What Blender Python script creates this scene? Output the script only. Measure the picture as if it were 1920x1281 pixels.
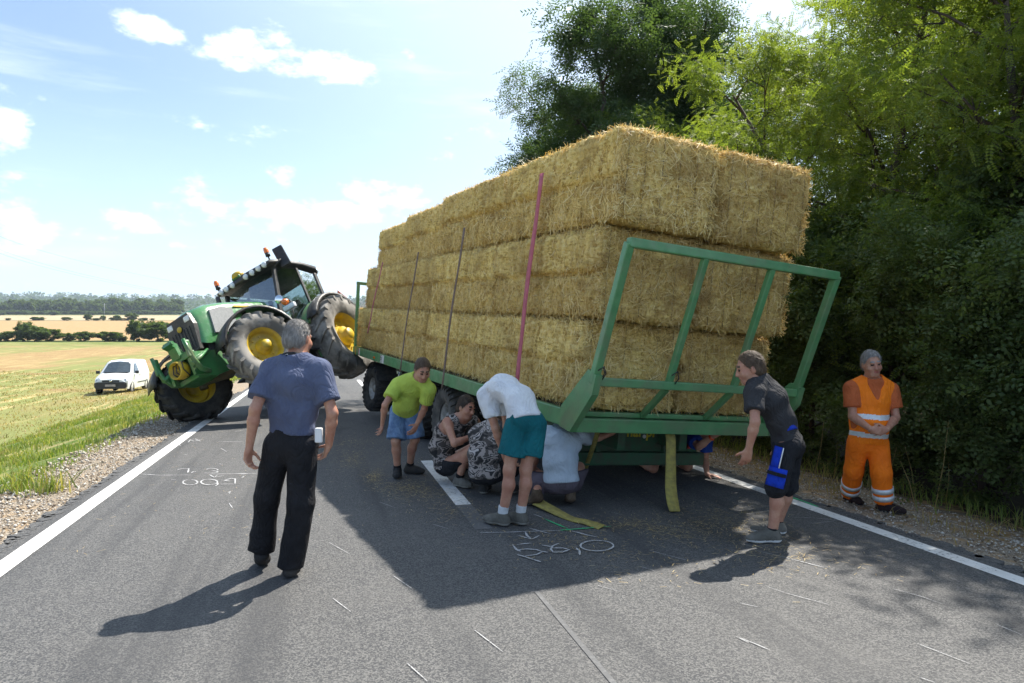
import bpy, bmesh, math, random
import numpy as np
from mathutils import Vector, Matrix
for o in list(bpy.data.objects): bpy.data.objects.remove(o)
SC = bpy.context.scene
COL = SC.collection
rad = math.radians
# ------------------------------------------------------------------ camera
FPX, CXP, HYP, CAMH = 1280.0, 960.0, 634.0, 1.62     # focal length / centre / horizon row of the 1920 px photograph
cd = bpy.data.cameras.new('camera'); cam = bpy.data.objects.new('camera', cd); COL.objects.link(cam)
cd.sensor_width = 36; cd.lens = 24; cd.clip_start = 0.05; cd.clip_end = 9000
cam.location = (0, 0, CAMH); cam.rotation_euler = (rad(90 - 0.29), 0, 0)
SC.camera = cam
# ------------------------------------------------------------------ sun, sky, exposure
SUN_AZ, SUN_EL = rad(36.0), rad(55.0)                # azimuth clockwise from +Y
sl = bpy.data.lights.new('sun', 'SUN'); so = bpy.data.objects.new('sun', sl); COL.objects.link(so)
sl.energy = 3.75; sl.angle = rad(0.53); sl.color = (1.0, 0.945, 0.86)
SUND = Vector((math.sin(SUN_AZ)*math.cos(SUN_EL), math.cos(SUN_AZ)*math.cos(SUN_EL), math.sin(SUN_EL)))
so.rotation_euler = SUND.to_track_quat('Z', 'Y').to_euler(); so.location = (20, 30, 40)
SC.view_settings.view_transform = 'Standard'; SC.view_settings.look = 'None'
SC.view_settings.exposure = 1.40; SC.view_settings.gamma = 1.0; SC.view_settings.use_curve_mapping = False

class NT:
    """tiny helper to write node trees"""
    def __init__(s, tree): s.t = tree; tree.nodes.clear()
    def n(s, typ, **kw):
        nd = s.t.nodes.new(typ)
        for k, v in kw.items(): setattr(nd, k, v)
        return nd
    def put(s, sock, v):
        if v is None: return
        if isinstance(v, bpy.types.NodeSocket): s.t.links.new(v, sock)
        else:
            if sock.type == 'RGBA' and not np.isscalar(v) and len(v) == 3: v = (*v, 1)
            sock.default_value = v
    def m(s, op, a, b=None, c=None, clamp=False):
        nd = s.n('ShaderNodeMath', operation=op, use_clamp=clamp)
        for i, v in enumerate((a, b, c)): s.put(nd.inputs[i], v)
        return nd.outputs[0]
    def vm(s, op, a, b=None):
        nd = s.n('ShaderNodeVectorMath', operation=op); s.put(nd.inputs[0], a); s.put(nd.inputs[1], b)
        return nd.outputs['Value' if op in ('DOT_PRODUCT', 'LENGTH') else 'Vector']
    def mix(s, f, a, b, bt='MIX'):
        nd = s.n('ShaderNodeMix', data_type='RGBA', blend_type=bt)
        s.put(nd.inputs[0], f); s.put(nd.inputs[6], a); s.put(nd.inputs[7], b); return nd.outputs[2]
    def noise(s, v, scale, detail=3, rough=.55, dist=0, col=False):
        nd = s.n('ShaderNodeTexNoise'); s.put(nd.inputs['Vector'], v); nd.inputs['Scale'].default_value = scale
        nd.inputs['Detail'].default_value = detail; nd.inputs['Roughness'].default_value = rough; nd.inputs['Distortion'].default_value = dist
        return nd.outputs['Color' if col else 'Fac']
    def voro(s, v, scale, feat='F1', out='Distance'):
        nd = s.n('ShaderNodeTexVoronoi', feature=feat); s.put(nd.inputs['Vector'], v); nd.inputs['Scale'].default_value = scale
        return nd.outputs[out]
    def ss(s, x, lo, hi, a=0., b=1.):
        nd = s.n('ShaderNodeMapRange', interpolation_type='SMOOTHSTEP'); s.put(nd.inputs[0], x)
        nd.inputs[1].default_value = lo; nd.inputs[2].default_value = hi; nd.inputs[3].default_value = a; nd.inputs[4].default_value = b
        return nd.outputs[0]
    def ramp(s, f, stops, const=False):
        nd = s.n('ShaderNodeValToRGB'); cr = nd.color_ramp
        if const: cr.interpolation = 'CONSTANT'
        while len(cr.elements) < len(stops): cr.elements.new(.5)
        for e, (p, c) in zip(cr.elements, stops): e.position = p; e.color = (*c, 1)
        s.put(nd.inputs[0], f); return nd.outputs[0]
    def scale(s, v, sc, rot=(0, 0, 0), loc=(0, 0, 0)):
        nd = s.n('ShaderNodeMapping'); s.put(nd.inputs[0], v); nd.inputs[1].default_value = loc
        nd.inputs[2].default_value = rot; nd.inputs[3].default_value = sc; return nd.outputs[0]
    def sep(s, v):
        nd = s.n('ShaderNodeSeparateXYZ'); s.put(nd.inputs[0], v); return nd.outputs
    def bump(s, h, strength, dist=.01):
        nd = s.n('ShaderNodeBump'); s.put(nd.inputs['Height'], h); nd.inputs['Strength'].default_value = strength
        nd.inputs['Distance'].default_value = dist; return nd.outputs[0]

W = bpy.data.worlds.new('World'); SC.world = W; W.use_nodes = True
k = NT(W.node_tree)
sky = k.n('ShaderNodeTexSky', sky_type='NISHITA'); sky.sun_disc = False
sky.sun_elevation = SUN_EL; sky.sun_rotation = SUN_AZ; sky.altitude = 150; sky.air_density = 1.0; sky.dust_density = 1.0; sky.ozone_density = 1.0
d = k.n('ShaderNodeTexCoord').outputs['Generated']
dx, dy, dz = k.sep(d)
az = k.m('ARCTAN2', dx, dy); el = k.m('ARCSINE', dz)
wob = k.noise(k.scale(d, (1, 1, 2.2)), 7.5, 7, .62); fine = k.noise(k.scale(d, (1, 1, 1.8)), 26, 5, .6)
low = k.noise(k.scale(d, (1, 1, 3.2), loc=(3.1, .4, 1.7)), 3.1, 5, .55)
CL = [(300, 58, 60, 19, 1), (490, 108, 105, 32, 1), (625, 130, 75, 25, 1), (385, 345, 95, 24, .8), (500, 398, 190, 26, .75), (722, 352, 80, 30, .6),
      (18, 255, 42, 34, 1), (20, 330, 28, 16, .8), (25, 440, 80, 42, .8), (235, 412, 55, 26, .7), (525, 325, 26, 24, .8), (195, 455, 60, 24, .6), (375, 468, 50, 20, .6)]
fld = k.m('MULTIPLY', k.m('SUBTRACT', low, .66), 3.0)
for (u, v, w, h, a) in CL:
    A = math.atan((u-CXP)/FPX); B = math.atan((HYP-v)/FPX*math.cos(A))
    qa = k.m('DIVIDE', k.m('SUBTRACT', az, A), w*1.25/FPX*math.cos(A)**2); qb = k.m('DIVIDE', k.m('SUBTRACT', el, B), h*1.25/FPX*math.cos(A))
    q = k.m('ADD', k.m('MULTIPLY', qa, qa), k.m('MULTIPLY', qb, qb))
    fld = k.m('MAXIMUM', fld, k.m('SUBTRACT', a, k.m('MULTIPLY', q, .8)))
nz = k.m('ADD', k.m('MULTIPLY', k.m('SUBTRACT', wob, .5), 4.6), k.m('MULTIPLY', k.m('SUBTRACT', fine, .5), 2.6))
cl = k.ss(k.m('ADD', k.m('SUBTRACT', fld, .25), nz), -.12, 1.35)
cl = k.m('MULTIPLY', cl, k.ss(el, -.02, .06))
cir = k.noise(k.scale(d, (1.2, 1.2, 9), rot=(0, .16, 0)), 2.3, 6, .6)
cir = k.m('MULTIPLY', k.ss(cir, .52, .8), .26)
thin = k.m('MAXIMUM', k.m('MULTIPLY', cl, .95), cir)
hz = k.ss(el, -.03, .36, .66, .0)
skyc = k.mix(hz, sky.outputs[0], (5.2, 6.7, 8.2))
skyc = k.mix(.10, skyc, (2.6, 4.6, 7.6))
glow = k.ss(k.vm('DOT_PRODUCT', d, tuple(SUND)), .46, .92, 0, .66)
skyc = k.mix(glow, skyc, (5.9, 6.8, 7.3))
skyc = k.mix(thin, skyc, (10.5, 10.6, 10.8))
bg = k.n('ShaderNodeBackground'); k.put(bg.inputs[0], skyc); bg.inputs[1].default_value = 0.077
k.t.links.new(bg.outputs[0], k.n('ShaderNodeOutputWorld').inputs[0])

# ------------------------------------------------------------------ helpers
def px(u, v, Y):
    """the point at depth Y seen at photograph pixel (u, v)"""
    return np.array(((u-CXP)/FPX*Y, Y, CAMH-(v-HYP)/FPX*Y))
def gpx(u, v, z=0.0):
    """the ground point seen at photograph pixel (u, v)"""
    return px(u, v, FPX*(CAMH-z)/(v-HYP))
RD = np.array((-0.2666, 0.9638)); RR = np.array((0.9638, 0.2666))     # road direction and its right-hand normal
def rw(s, t, z=0.0): p = RD*s+RR*t; return (p[0], p[1], z)

def link(name, me, mat=None, parent=None):
    o = bpy.data.objects.new(name, me); COL.objects.link(o)
    if mat is not None and me is not None and len(me.materials) == 0:
        for mm in (mat if isinstance(mat, (list, tuple)) else [mat]): me.materials.append(mm)
    if parent is not None: o.parent = parent
    return o
def tag(o, label=None, cat=None, group=None, kind=None):
    if label: o['label'] = label
    if cat: o['category'] = cat
    if group: o['group'] = group
    if kind: o['kind'] = kind
    return o
def thing(name, label, cat, loc=(0, 0, 0), group=None, mw=None):
    o = bpy.data.objects.new(name, None); COL.objects.link(o); o.empty_display_size = .2
    if mw is not None: o.matrix_world = mw
    else: o.location = loc
    return tag(o, label, cat, group)
def sub(name, parent, mw=None):
    o = bpy.data.objects.new(name, None); COL.objects.link(o); o.parent = parent; o.empty_display_size = .1
    if mw is not None: o.matrix_local = mw
    return o
def npmesh(name, V, Fq, smooth=False, mi=None):
    """mesh from arrays: V (n,3), Fq (m,3|4)"""
    V = np.ascontiguousarray(V, np.float32); Fq = np.ascontiguousarray(Fq, np.int32); kk = Fq.shape[1]
    me = bpy.data.meshes.new(name); me.vertices.add(len(V)); me.vertices.foreach_set('co', V.ravel())
    me.loops.add(Fq.size); me.loops.foreach_set('vertex_index', Fq.ravel())
    me.polygons.add(len(Fq)); me.polygons.foreach_set('loop_start', np.arange(len(Fq), dtype=np.int32)*kk)
    if smooth: me.polygons.foreach_set('use_smooth', np.ones(len(Fq), bool))
    if mi is not None: me.polygons.foreach_set('material_index', np.asarray(mi, np.int32))
    me.update(calc_edges=True); return me

class MB:
    """collects shapes for ONE mesh"""
    def __init__(s): s.v = []; s.f = []; s.sm = []; s.mi = []
    def add(s, vs, fs, smooth=False, mi=0):
        b = len(s.v); s.v += [tuple(map(float, p)) for p in vs]
        for f in fs: s.f.append(tuple(b+i for i in f)); s.sm.append(smooth); s.mi.append(mi)
        return s
    def box(s, c, size, M=None, bev=0.0, mi=0):
        hx, hy, hz = [q/2 for q in size]; c = Vector(c)
        if bev <= 0:
            P = [Vector((x*hx, y*hy, z*hz)) for x in (-1, 1) for y in (-1, 1) for z in (-1, 1)]
            fs = [(0, 1, 3, 2), (4, 6, 7, 5), (0, 4, 5, 1), (2, 3, 7, 6), (0, 2, 6, 4), (1, 5, 7, 3)]
            sm = False
        else:
            bev = min(bev, hx*.9, hy*.9, hz*.9); bm = bmesh.new(); bmesh.ops.create_cube(bm, size=1)
            for v in bm.verts: v.co = Vector((v.co.x*2*hx, v.co.y*2*hy, v.co.z*2*hz))
            bmesh.ops.bevel(bm, geom=bm.edges[:], offset=bev, segments=2, affect='EDGES', profile=.6)
            bm.verts.index_update(); P = [v.co.copy() for v in bm.verts]; fs = [[v.index for v in f.verts] for f in bm.faces]; bm.free(); sm = False
        if M is not None: P = [M @ p for p in P]
        return s.add([p+c for p in P], fs, sm, mi)
    def bar(s, a, b, w, h, up=(0, 0, 1), bev=0.0, mi=0):
        """rectangular bar from a to b, w across, h along up"""
        a, b = Vector(a), Vector(b); y = (b-a).normalized(); x = y.cross(Vector(up))
        if x.length < 1e-4: x = y.cross(Vector((1, 0, 0)))
        x.normalize(); z = x.cross(y); M = Matrix((x, y, z)).transposed()
        return s.box((a+b)/2, (w, (b-a).length, h), M, bev, mi)
    def cyl(s, a, b, r, r2=None, n=16, caps=True, mi=0, smooth=True):
        return s.tube([a, b], [r, r if r2 is None else r2], n, caps, mi, smooth)
    def tube(s, pts, r, n=8, caps=True, mi=0, smooth=True):
        pts = [Vector(p) for p in pts]; r = [r]*len(pts) if np.isscalar(r) else list(r)
        vs = []; nrm = None
        for i, p in enumerate(pts):
            t = (pts[min(i+1, len(pts)-1)]-pts[max(i-1, 0)])
            t = t.normalized() if t.length > 1e-9 else Vector((0, 0, 1))
            if nrm is None: nrm = t.orthogonal().normalized()
            else:
                nrm = (nrm-t*nrm.dot(t)); nrm = nrm.normalized() if nrm.length > 1e-6 else t.orthogonal().normalized()
            bn = t.cross(nrm)
            for j in range(n):
                a = 2*math.pi*j/n; vs.append(p+(nrm*math.cos(a)+bn*math.sin(a))*r[i])
        fs = [(i*n+j, i*n+(j+1) % n, (i+1)*n+(j+1) % n, (i+1)*n+j) for i in range(len(pts)-1) for j in range(n)]
        s.add(vs, fs, smooth, mi)
        if caps:
            b = len(s.v)-len(vs); s.f.append(tuple(b+j for j in range(n))[::-1]); s.f.append(tuple(b+(len(pts)-1)*n+j for j in range(n)))
            s.sm += [False, False]; s.mi += [mi, mi]
        return s
    def lathe(s, prof, n=40, M=None, closed=False, mi=0, smooth=True):
        """profile of (radius, axial) turned round the local Y axis"""
        m_ = len(prof); vs = []
        for i in range(n):
            a = 2*math.pi*i/n; c, sn = math.cos(a), math.sin(a)
            for (r, y) in prof:
                p = Vector((r*c, y, r*sn)); vs.append(M @ p if M is not None else p)
        fs = []
        for i in range(n):
            for j in range(m_ if closed else m_-1):
                fs.append((i*m_+j, i*m_+(j+1) % m_, ((i+1) % n)*m_+(j+1) % m_, ((i+1) % n)*m_+j))
        return s.add(vs, fs, smooth, mi)
    def prism(s, poly, a, b, ax=1, mi=0, M=None):
        """2-D outline extruded from a to b along axis ax (0 x, 1 y, 2 z)"""
        def P(p, h):
            q = [p[0], p[1]]; q.insert(ax, h); q = Vector(q); return M @ q if M is not None else q
        n = len(poly); vs = [P(p, a) for p in poly]+[P(p, b) for p in poly]
        fs = [tuple(range(n)), tuple(range(2*n-1, n-1, -1))]+[(i, n+i, n+(i+1) % n, (i+1) % n) for i in range(n)]
        return s.add(vs, fs, False, mi)
    def mesh(s, name='mesh', fix=True):
        me = bpy.data.meshes.new(name); me.from_pydata(s.v, [], s.f)
        me.polygons.foreach_set('use_smooth', s.sm); me.polygons.foreach_set('material_index', s.mi)
        if fix:
            bm = bmesh.new(); bm.from_mesh(me); bmesh.ops.recalc_face_normals(bm, faces=bm.faces); bm.to_mesh(me); bm.free()
        me.update(); return me
    def build(s, name, mat, parent=None, fix=True): return link(name, s.mesh(name, fix), mat, parent)
def solid(o, th=.004, off=0):
    mo = o.modifiers.new('thickness', 'SOLIDIFY'); mo.thickness = th; mo.offset = off; return o

# ------------------------------------------------------------------ materials
MT = {}
def mat(name, c1, c2=None, scale=8, rough=.6, metal=0, bump=0, bscale=60, bdist=.004, spec=.5, trans=0, coat=0, rvar=0, stretch=None, alpha=None, transmission=0, thr=(.35, .65), space='Object', fold=0, dust=None):
    mm = bpy.data.materials.new(name); mm.use_nodes = True; t = NT(mm.node_tree)
    out = t.n('ShaderNodeOutputMaterial'); b = t.n('ShaderNodeBsdfPrincipled')
    g = t.n('ShaderNodeTexCoord').outputs[space]
    if stretch: g = t.scale(g, stretch)
    c = c1
    if c2 is not None: c = t.mix(t.ss(t.noise(g, scale, 5, .6), *thr), c1, c2)
    if dust: c = t.mix(t.m('MULTIPLY', t.ss(t.noise(g, 2.6, 6, .65), .42, .70), dust[1]), c, dust[0]); c = t.mix(t.m('MULTIPLY', t.ss(t.noise(g, 38, 4, .7), .62, .70), dust[1]*.9), c, tuple(x*.35 for x in dust[0]))
    t.put(b.inputs['Base Color'], c)
    if rvar: t.put(b.inputs['Roughness'], t.ss(t.noise(g, scale*2.3, 4), .3, .7, max(rough-rvar, .03), min(rough+rvar, 1)))
    else: b.inputs['Roughness'].default_value = rough
    b.inputs['Metallic'].default_value = metal; b.inputs['Specular IOR Level'].default_value = spec
    b.inputs['Coat Weight'].default_value = coat; b.inputs['Transmission Weight'].default_value = transmission
    if alpha is not None: b.inputs['Alpha'].default_value = alpha
    if bump:
        nb_ = t.bump(t.noise(g, bscale, 4, .6), bump, bdist)
        if fold:
            w_ = t.n('ShaderNodeTexNoise'); t.put(w_.inputs['Vector'], t.scale(g, (1.0, 1.0, .55))); w_.inputs['Scale'].default_value = 7.5; w_.inputs['Detail'].default_value = 2; w_.inputs['Distortion'].default_value = 2.2
            rd = t.m('ABSOLUTE', t.m('SUBTRACT', w_.outputs['Fac'], .5)); bn = t.n('ShaderNodeBump'); t.put(bn.inputs['Height'], t.m('POWER', t.m('ADD', rd, .001), .6)); bn.inputs['Strength'].default_value = fold; bn.inputs['Distance'].default_value = .045; t.put(bn.inputs['Normal'], nb_); nb_ = bn.outputs[0]
        t.put(b.inputs['Normal'], nb_)
    sh = b.outputs[0]
    if trans:
        tr = t.n('ShaderNodeBsdfTranslucent'); t.put(tr.inputs[0], c); mx = t.n('ShaderNodeMixShader'); mx.inputs[0].default_value = trans
        t.t.links.new(sh, mx.inputs[1]); t.t.links.new(tr.outputs[0], mx.inputs[2]); sh = mx.outputs[0]
    t.t.links.new(sh, out.inputs[0]); MT[name] = mm; return mm
def rawmat(name):
    mm = bpy.data.materials.new(name); mm.use_nodes = True; t = NT(mm.node_tree)
    out = t.n('ShaderNodeOutputMaterial'); b = t.n('ShaderNodeBsdfPrincipled'); t.t.links.new(b.outputs[0], out.inputs[0]); MT[name] = mm
    return mm, t, b, out
# ================================================================== SETTING
EX = np.array([-200, 0, 45, 100, 200, 300, 500, 750, 1000, 1600, 2600, 3400, 9000.]); EZ = np.array([0, 0, 0, .7, 2.0, 5.2, 16.5, 27, 38, 56, 150, 150, 120.])
def elev(Y): return np.interp(Y, EX, EZ)
TL = np.array([-9000, -12, -8.6, -5.5, -3.4, -2.5, -2.38, 4.6, 4.75, 6.0, 7.6, 9.5, 9000.]); TZ = np.array([-1.5, -1.5, -1.36, -.62, -.07, -.025, -.02, -.02, -.03, -.13, -.32, -.4, -.4])
def gz(X, Y):
    X = np.asarray(X, float); Y = np.asarray(Y, float); t = X*RR[0]+Y*RR[1]
    z = elev(Y)+np.interp(t, TL, TZ)
    off = (np.abs(t-1.15) > 4.4)
    z = z+off*(.05*np.sin(X*1.3+Y*.7)*np.sin(Y*.9-X*.4)+.03*np.sin(X*3.1)*np.sin(Y*2.7))*np.clip((np.abs(t-1.15)-4.4)/3, 0, 1)
    z = z+np.where(Y > 1300, (Y-1300)/1300*np.clip(-X/Y-.35, -.6, .6)*38, 0)
    return z
def gz1(x, y): return float(gz(x, y))

def grid_sheet(name, S, T, zf, m):
    SS, TT = np.meshgrid(S, T, indexing='ij'); X = RD[0]*SS+RR[0]*TT; Y = RD[1]*SS+RR[1]*TT
    V = np.stack([X, Y, zf(X, Y)], -1).reshape(-1, 3); a, b = SS.shape; i = np.arange(a*b).reshape(a, b)
    Fq = np.stack([i[:-1, :-1], i[:-1, 1:], i[1:, 1:], i[1:, :-1]], -1).reshape(-1, 4)[:, ::-1]
    return link(name, npmesh(name, V, Fq, True), m)

# ---- terrain material: verge gravel, grass slope, stubble, wheat fields, far hills; split by place on the ground
mm, t, b, out = rawmat('terrain')
P = t.n('ShaderNodeNewGeometry').outputs['Position']; X_, Y_, Z_ = t.sep(P)
tt = t.m('ADD', t.m('MULTIPLY', X_, RR[0]), t.m('MULTIPLY', Y_, RR[1]))
n1 = t.noise(P, 1.1, 5, .6); n2 = t.noise(P, 6, 4, .6); n3 = t.noise(P, 45, 4, .65); nb = t.noise(P, .02, 4, .55); nm = t.noise(P, .16, 4, .6)
st = t.scale(P, (1, 1, 1), rot=(0, 0, rad(-15.5))); fur = t.noise(t.scale(st, (1.1, .06, 1)), 1.3, 4, .6); strp = t.noise(t.scale(st, (.10, .012, 1)), 1.0, 3, .55)
tw = t.m('ADD', tt, t.m('MULTIPLY', t.m('SUBTRACT', n1, .5), 1.1))
gravel = t.mix(t.ss(n3, .35, .68), (.16, .125, .09), (.42, .37, .30)); gravel = t.mix(t.ss(n2, .45, .7), gravel, (.36, .26, .16))
grass = t.mix(t.ss(n2, .35, .65), (.075, .13, .028), (.17, .20, .06)); grass = t.mix(t.ss(n1, .46, .66), grass, (.36, .30, .14))
stub = t.mix(t.ss(n2, .3, .7), (.38, .28, .13), (.22, .145, .07)); stub = t.mix(t.ss(strp, .44, .60), stub, (.20, .215, .075)); stub = t.mix(t.ss(fur, .52, .70), stub, (.46, .36, .17))
stub = t.mix(t.m('MULTIPLY', t.ss(nm, .50, .64), .75), stub, t.mix(t.ss(n3, .4, .62), (.16, .085, .045), (.40, .28, .13)))
green2 = t.mix(t.ss(nm, .4, .6), (.13, .17, .045), (.25, .24, .09))
stub = t.mix(t.ss(Y_, 120, 178), stub, green2)
wheat = t.mix(t.ss(fur, .3, .7), (.40, .265, .13), (.35, .225, .11)); wheat2 = t.mix(t.ss(nm, .3, .7), (.42, .33, .21), (.38, .29, .18))
Yw = t.m('ADD', Y_, t.m('MULTIPLY', t.m('SUBTRACT', nb, .5), 12))
far = t.mix(t.ss(Yw, 196, 199), stub, (.07, .10, .03)); far = t.mix(t.ss(Yw, 211, 213), far, wheat); far = t.mix(t.ss(Yw, 476, 479), far, (.10, .12, .05))
far = t.mix(t.ss(Yw, 486, 489), far, wheat2); far = t.mix(t.ss(Yw, 830, 840), far, (.17, .20, .07)); far = t.mix(t.ss(Yw, 930, 960), far, (.035, .055, .03))
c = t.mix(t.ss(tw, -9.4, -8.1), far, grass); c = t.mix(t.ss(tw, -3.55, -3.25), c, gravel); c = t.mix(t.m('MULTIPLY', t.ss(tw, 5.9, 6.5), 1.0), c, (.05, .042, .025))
c = t.mix(t.m('MULTIPLY', t.ss(tw, 4.9, 5.6), t.m('MULTIPLY', t.ss(n2, .45, .6), t.ss(tw, 6.9, 6.2))), c, (.28, .19, .09))
t.put(b.inputs['Base Color'], c); b.inputs['Roughness'].default_value = .95; b.inputs['Specular IOR Level'].default_value = .1
t.put(b.inputs['Normal'], t.bump(t.m('ADD', t.m('MULTIPLY', n3, .4), n2), .7, .05))
S = np.concatenate([np.linspace(-30, 60, 181), np.linspace(62, 260, 60), np.linspace(280, 1200, 47), np.linspace(1300, 5200, 40)])
T = np.concatenate([np.linspace(-4200, -1200, 31), np.linspace(-1100, -120, 50), np.linspace(-110, -14, 40), np.linspace(-13, 11, 97), np.linspace(12, 60, 13), np.linspace(80, 2500, 20)])
tag(grid_sheet('terrain', S, T, lambda X, Y: gz(X, Y)-.012, mm), kind='structure')

# ---- road
mm, t, b, out = rawmat('asphalt')
P = t.n('ShaderNodeNewGeometry').outputs['Position']
sp = t.noise(P, 95, 3, .7); v = t.voro(P, 120, 'F1', 'Color'); vv = t.sep(v)[0]; big = t.noise(P, .9, 4, .55); lane = t.noise(t.scale(t.scale(P, (1, 1, 1), rot=(0, 0, rad(-15.5))), (2.2, .10, 1)), 1.0, 4, .6)
c = t.mix(t.ss(vv, .15, .95), (.050, .051, .054), (.150, .147, .140)); c = t.mix(t.ss(sp, .58, .75), c, (.26, .25, .235)); c = t.mix(t.ss(sp, .42, .3), c, (.022, .023, .025))
c = t.mix(t.m('MULTIPLY', t.ss(big, .4, .75), .35), c, (.135, .13, .122)); c = t.mix(t.m('MULTIPLY', t.ss(lane, .48, .66), .55), c, (.042, .043, .046)); c = t.mix(t.m('MULTIPLY', t.ss(t.noise(t.scale(P, (1, .5, 1)), .55, 5, .65, .6), .60, .70), .35), c, (.03, .03, .032))
t.put(b.inputs['Base Color'], c); b.inputs['Roughness'].default_value = .78; b.inputs['Specular IOR Level'].default_value = .35
t.put(b.inputs['Normal'], t.bump(t.m('ADD', vv, sp), .75, .006))
S = np.concatenate([np.linspace(-25, 40, 66), np.linspace(45, 900, 60)])
TE = np.linspace(-2.38, 4.66, 8)
ro = grid_sheet('road', S, TE, lambda X, Y: elev(Y)+.0, mm); tag(ro, kind='structure')
# crumbling asphalt edges: little chips of tarmac along both borders
R = random.Random(3)
mb = MB()
for side, te in ((-1, -2.38), (1, 4.66)):
    s = 1.5
    while s < 22:
        w = R.uniform(.03, .10); l = R.uniform(.06, .28); p = np.array(rw(s+l/2, te+side*w*.3)); a = math.atan2(RD[1], RD[0])+R.uniform(-.3, .3)
        Mx = Matrix.Rotation(a, 3, 'Z'); q = [Vector((R.uniform(.75, 1)*l*.5*math.cos(i*math.pi/3), R.uniform(.7, 1)*w*math.sin(i*math.pi/3), 0)) for i in range(6)]
        top = [Vector(p)+(Mx @ x)+Vector((0, 0, .004)) for x in q]; bot = [x-Vector((0, 0, .03)) for x in top]
        mb.add(top+bot, [(0, 1, 2, 3, 4, 5)]+[(i, i+6, (i+1) % 6+6, (i+1) % 6) for i in range(6)]); s += l*R.uniform(.5, .95)
o = mb.build('road_edge', MT['asphalt']); tag(o, kind='stuff', label='broken tarmac crumbs along the road borders', cat='tarmac')

# ---- painted lines
mm, t, b, out = rawmat('road_paint')
P = t.n('ShaderNodeNewGeometry').outputs['Position']; n = t.noise(P, 26, 5, .7); n2 = t.noise(P, 3, 4, .6); wear = t.ss(t.m('ADD', n, t.m('MULTIPLY', n2, .35)), .73, .86)
t.put(b.inputs['Base Color'], t.mix(wear, t.mix(t.ss(n2, .3, .7), (.74, .73, .70), (.62, .61, .58)), (.17, .165, .16))); b.inputs['Roughness'].default_value = .75
t.put(b.inputs['Normal'], t.bump(t.noise(P, 110, 3, .6), .4, .003))
mm2, t, b, out = rawmat('road_paint_old')
P = t.n('ShaderNodeNewGeometry').outputs['Position']; n = t.noise(P, 30, 5, .7); wear = t.ss(n, .30, .54)
t.put(b.inputs['Base Color'], t.mix(wear, (.15, .15, .148), (.10, .10, .10))); b.inputs['Roughness'].default_value = .8
def strip(name, s0, s1, t0, t1, m, z=.004, n=None):
    n = n or max(2, int((s1-s0)/1.0)); S = np.linspace(s0, s1, n)
    return tag(grid_sheet(name, S, np.array([t0, t1]), lambda X, Y: elev(Y)+z, m), kind='structure')
strip('edge_line', -25, 300, -2.262, -2.107, MT['road_paint'], n=120); strip('edge_line', -25, 300, 4.412, 4.552, MT['road_paint'], n=120)
strip('centre_dash', 5.62, 6.5, 1.235, 1.385, MT['road_paint_old']); strip('centre_dash', 6.502, 8.98, 1.235, 1.385, MT['road_paint'])
strip('centre_seam', 2.4, 4.15, 1.295, 1.325, MT['road_paint_old'])
for i in range(1, 14): strip('centre_dash', 8.9+9*i-3.4+.1, 8.9+9*i+.1, 1.24, 1.38, MT['road_paint'])

# ---- chalk and spray strokes, traced on the road
mm, t, b, out = rawmat('chalk')
P = t.n('ShaderNodeNewGeometry').outputs['Position']; n = t.noise(P, 70, 4, .75)
t.put(b.inputs['Base Color'], t.mix(t.ss(n, .49, .65), (.46, .46, .46), (.085, .085, .087))); b.inputs['Roughness'].default_value = .95
mat('green_spray', (.03, .42, .16), (.06, .14, .09), 40, .8, thr=(.45, .7))
def stroke(pts, w=.02, m='chalk', name='chalk_mark', z=.006, label=None):
    P = [np.array(gpx(*p)) for p in pts]; Q = []
    for a, c in zip(P[:-1], P[1:]):
        nn = max(2, int(np.linalg.norm(c-a)/.06))
        for i in range(nn): Q.append(a+(c-a)*i/nn)
    Q.append(P[-1]); vs = []; R = random.Random(int(pts[0][0]*7+pts[0][1])); hw = w*.24
    for i, q in enumerate(Q):
        d = Q[min(i+1, len(Q)-1)]-Q[max(i-1, 0)]; d /= np.linalg.norm(d)+1e-9; nn = np.array((-d[1], d[0], 0)); e = hw*R.uniform(.55, 1.2)*(.5 if i in (0, len(Q)-1) else 1)
        vs += [q+nn*e+(0, 0, z), q-nn*e+(0, 0, z)]
    me = npmesh(name, np.array(vs), np.array([(2*i, 2*i+1, 2*i+3, 2*i+2) for i in range(len(Q)-1)])); return vs, me
def Z4(x, y): return (900+x*.17708, 920+y*.17708)
def Z5(x, y): return (240+x*.14583, 780+y*.14583)
def Z6(x, y): return (1380+x*.29736, 900+y*.29736)
def Z8(x, y): return (480+x*.47917, 940+y*.47917)
def arc(cx, cy, rx, ry, a0, a1, n=14): return [(cx+rx*math.cos(rad(a0+(a1-a0)*i/n)), cy+ry*math.sin(rad(a0+(a1-a0)*i/n))) for i in range(n+1)]
def figure(name, strokes, Z, w, label, m='chalk'):
    e = thing(name, label, 'chalk mark' if m == 'chalk' else 'spray mark')
    for k_, sk in enumerate(strokes): link('stroke', stroke([Z(*p) for p in sk], w*1.7, m, z=.006+.0006*k_)[1], MT[m], e)
    return e
figure('chalk_number', [[(760, 685), (780, 680), (765, 738)], [(630, 700), (690, 685), (760, 684)], [(810, 742), (840, 722), (870, 726)],
        arc(1075, 702, 75, 18, 200, 385), arc(1070, 730, 80, 15, -90, 120), [(975, 745), (1040, 744)]], Z5, .022, 'white chalk figures 1,3 above a chalk line across the lane')
figure('chalk_number', [arc(795, 860, 95, 34, -80, 250), arc(1040, 858, 108, 36, 0, 360), [(1148, 868), (1150, 890), (1120, 910)],
        [(1220, 845), (1310, 848), (1240, 838), (1320, 812), (1375, 818), (1372, 885), (1175, 887)]], Z5, .022, 'white chalk figures 609 beneath the chalk line by the field edge line')
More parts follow.
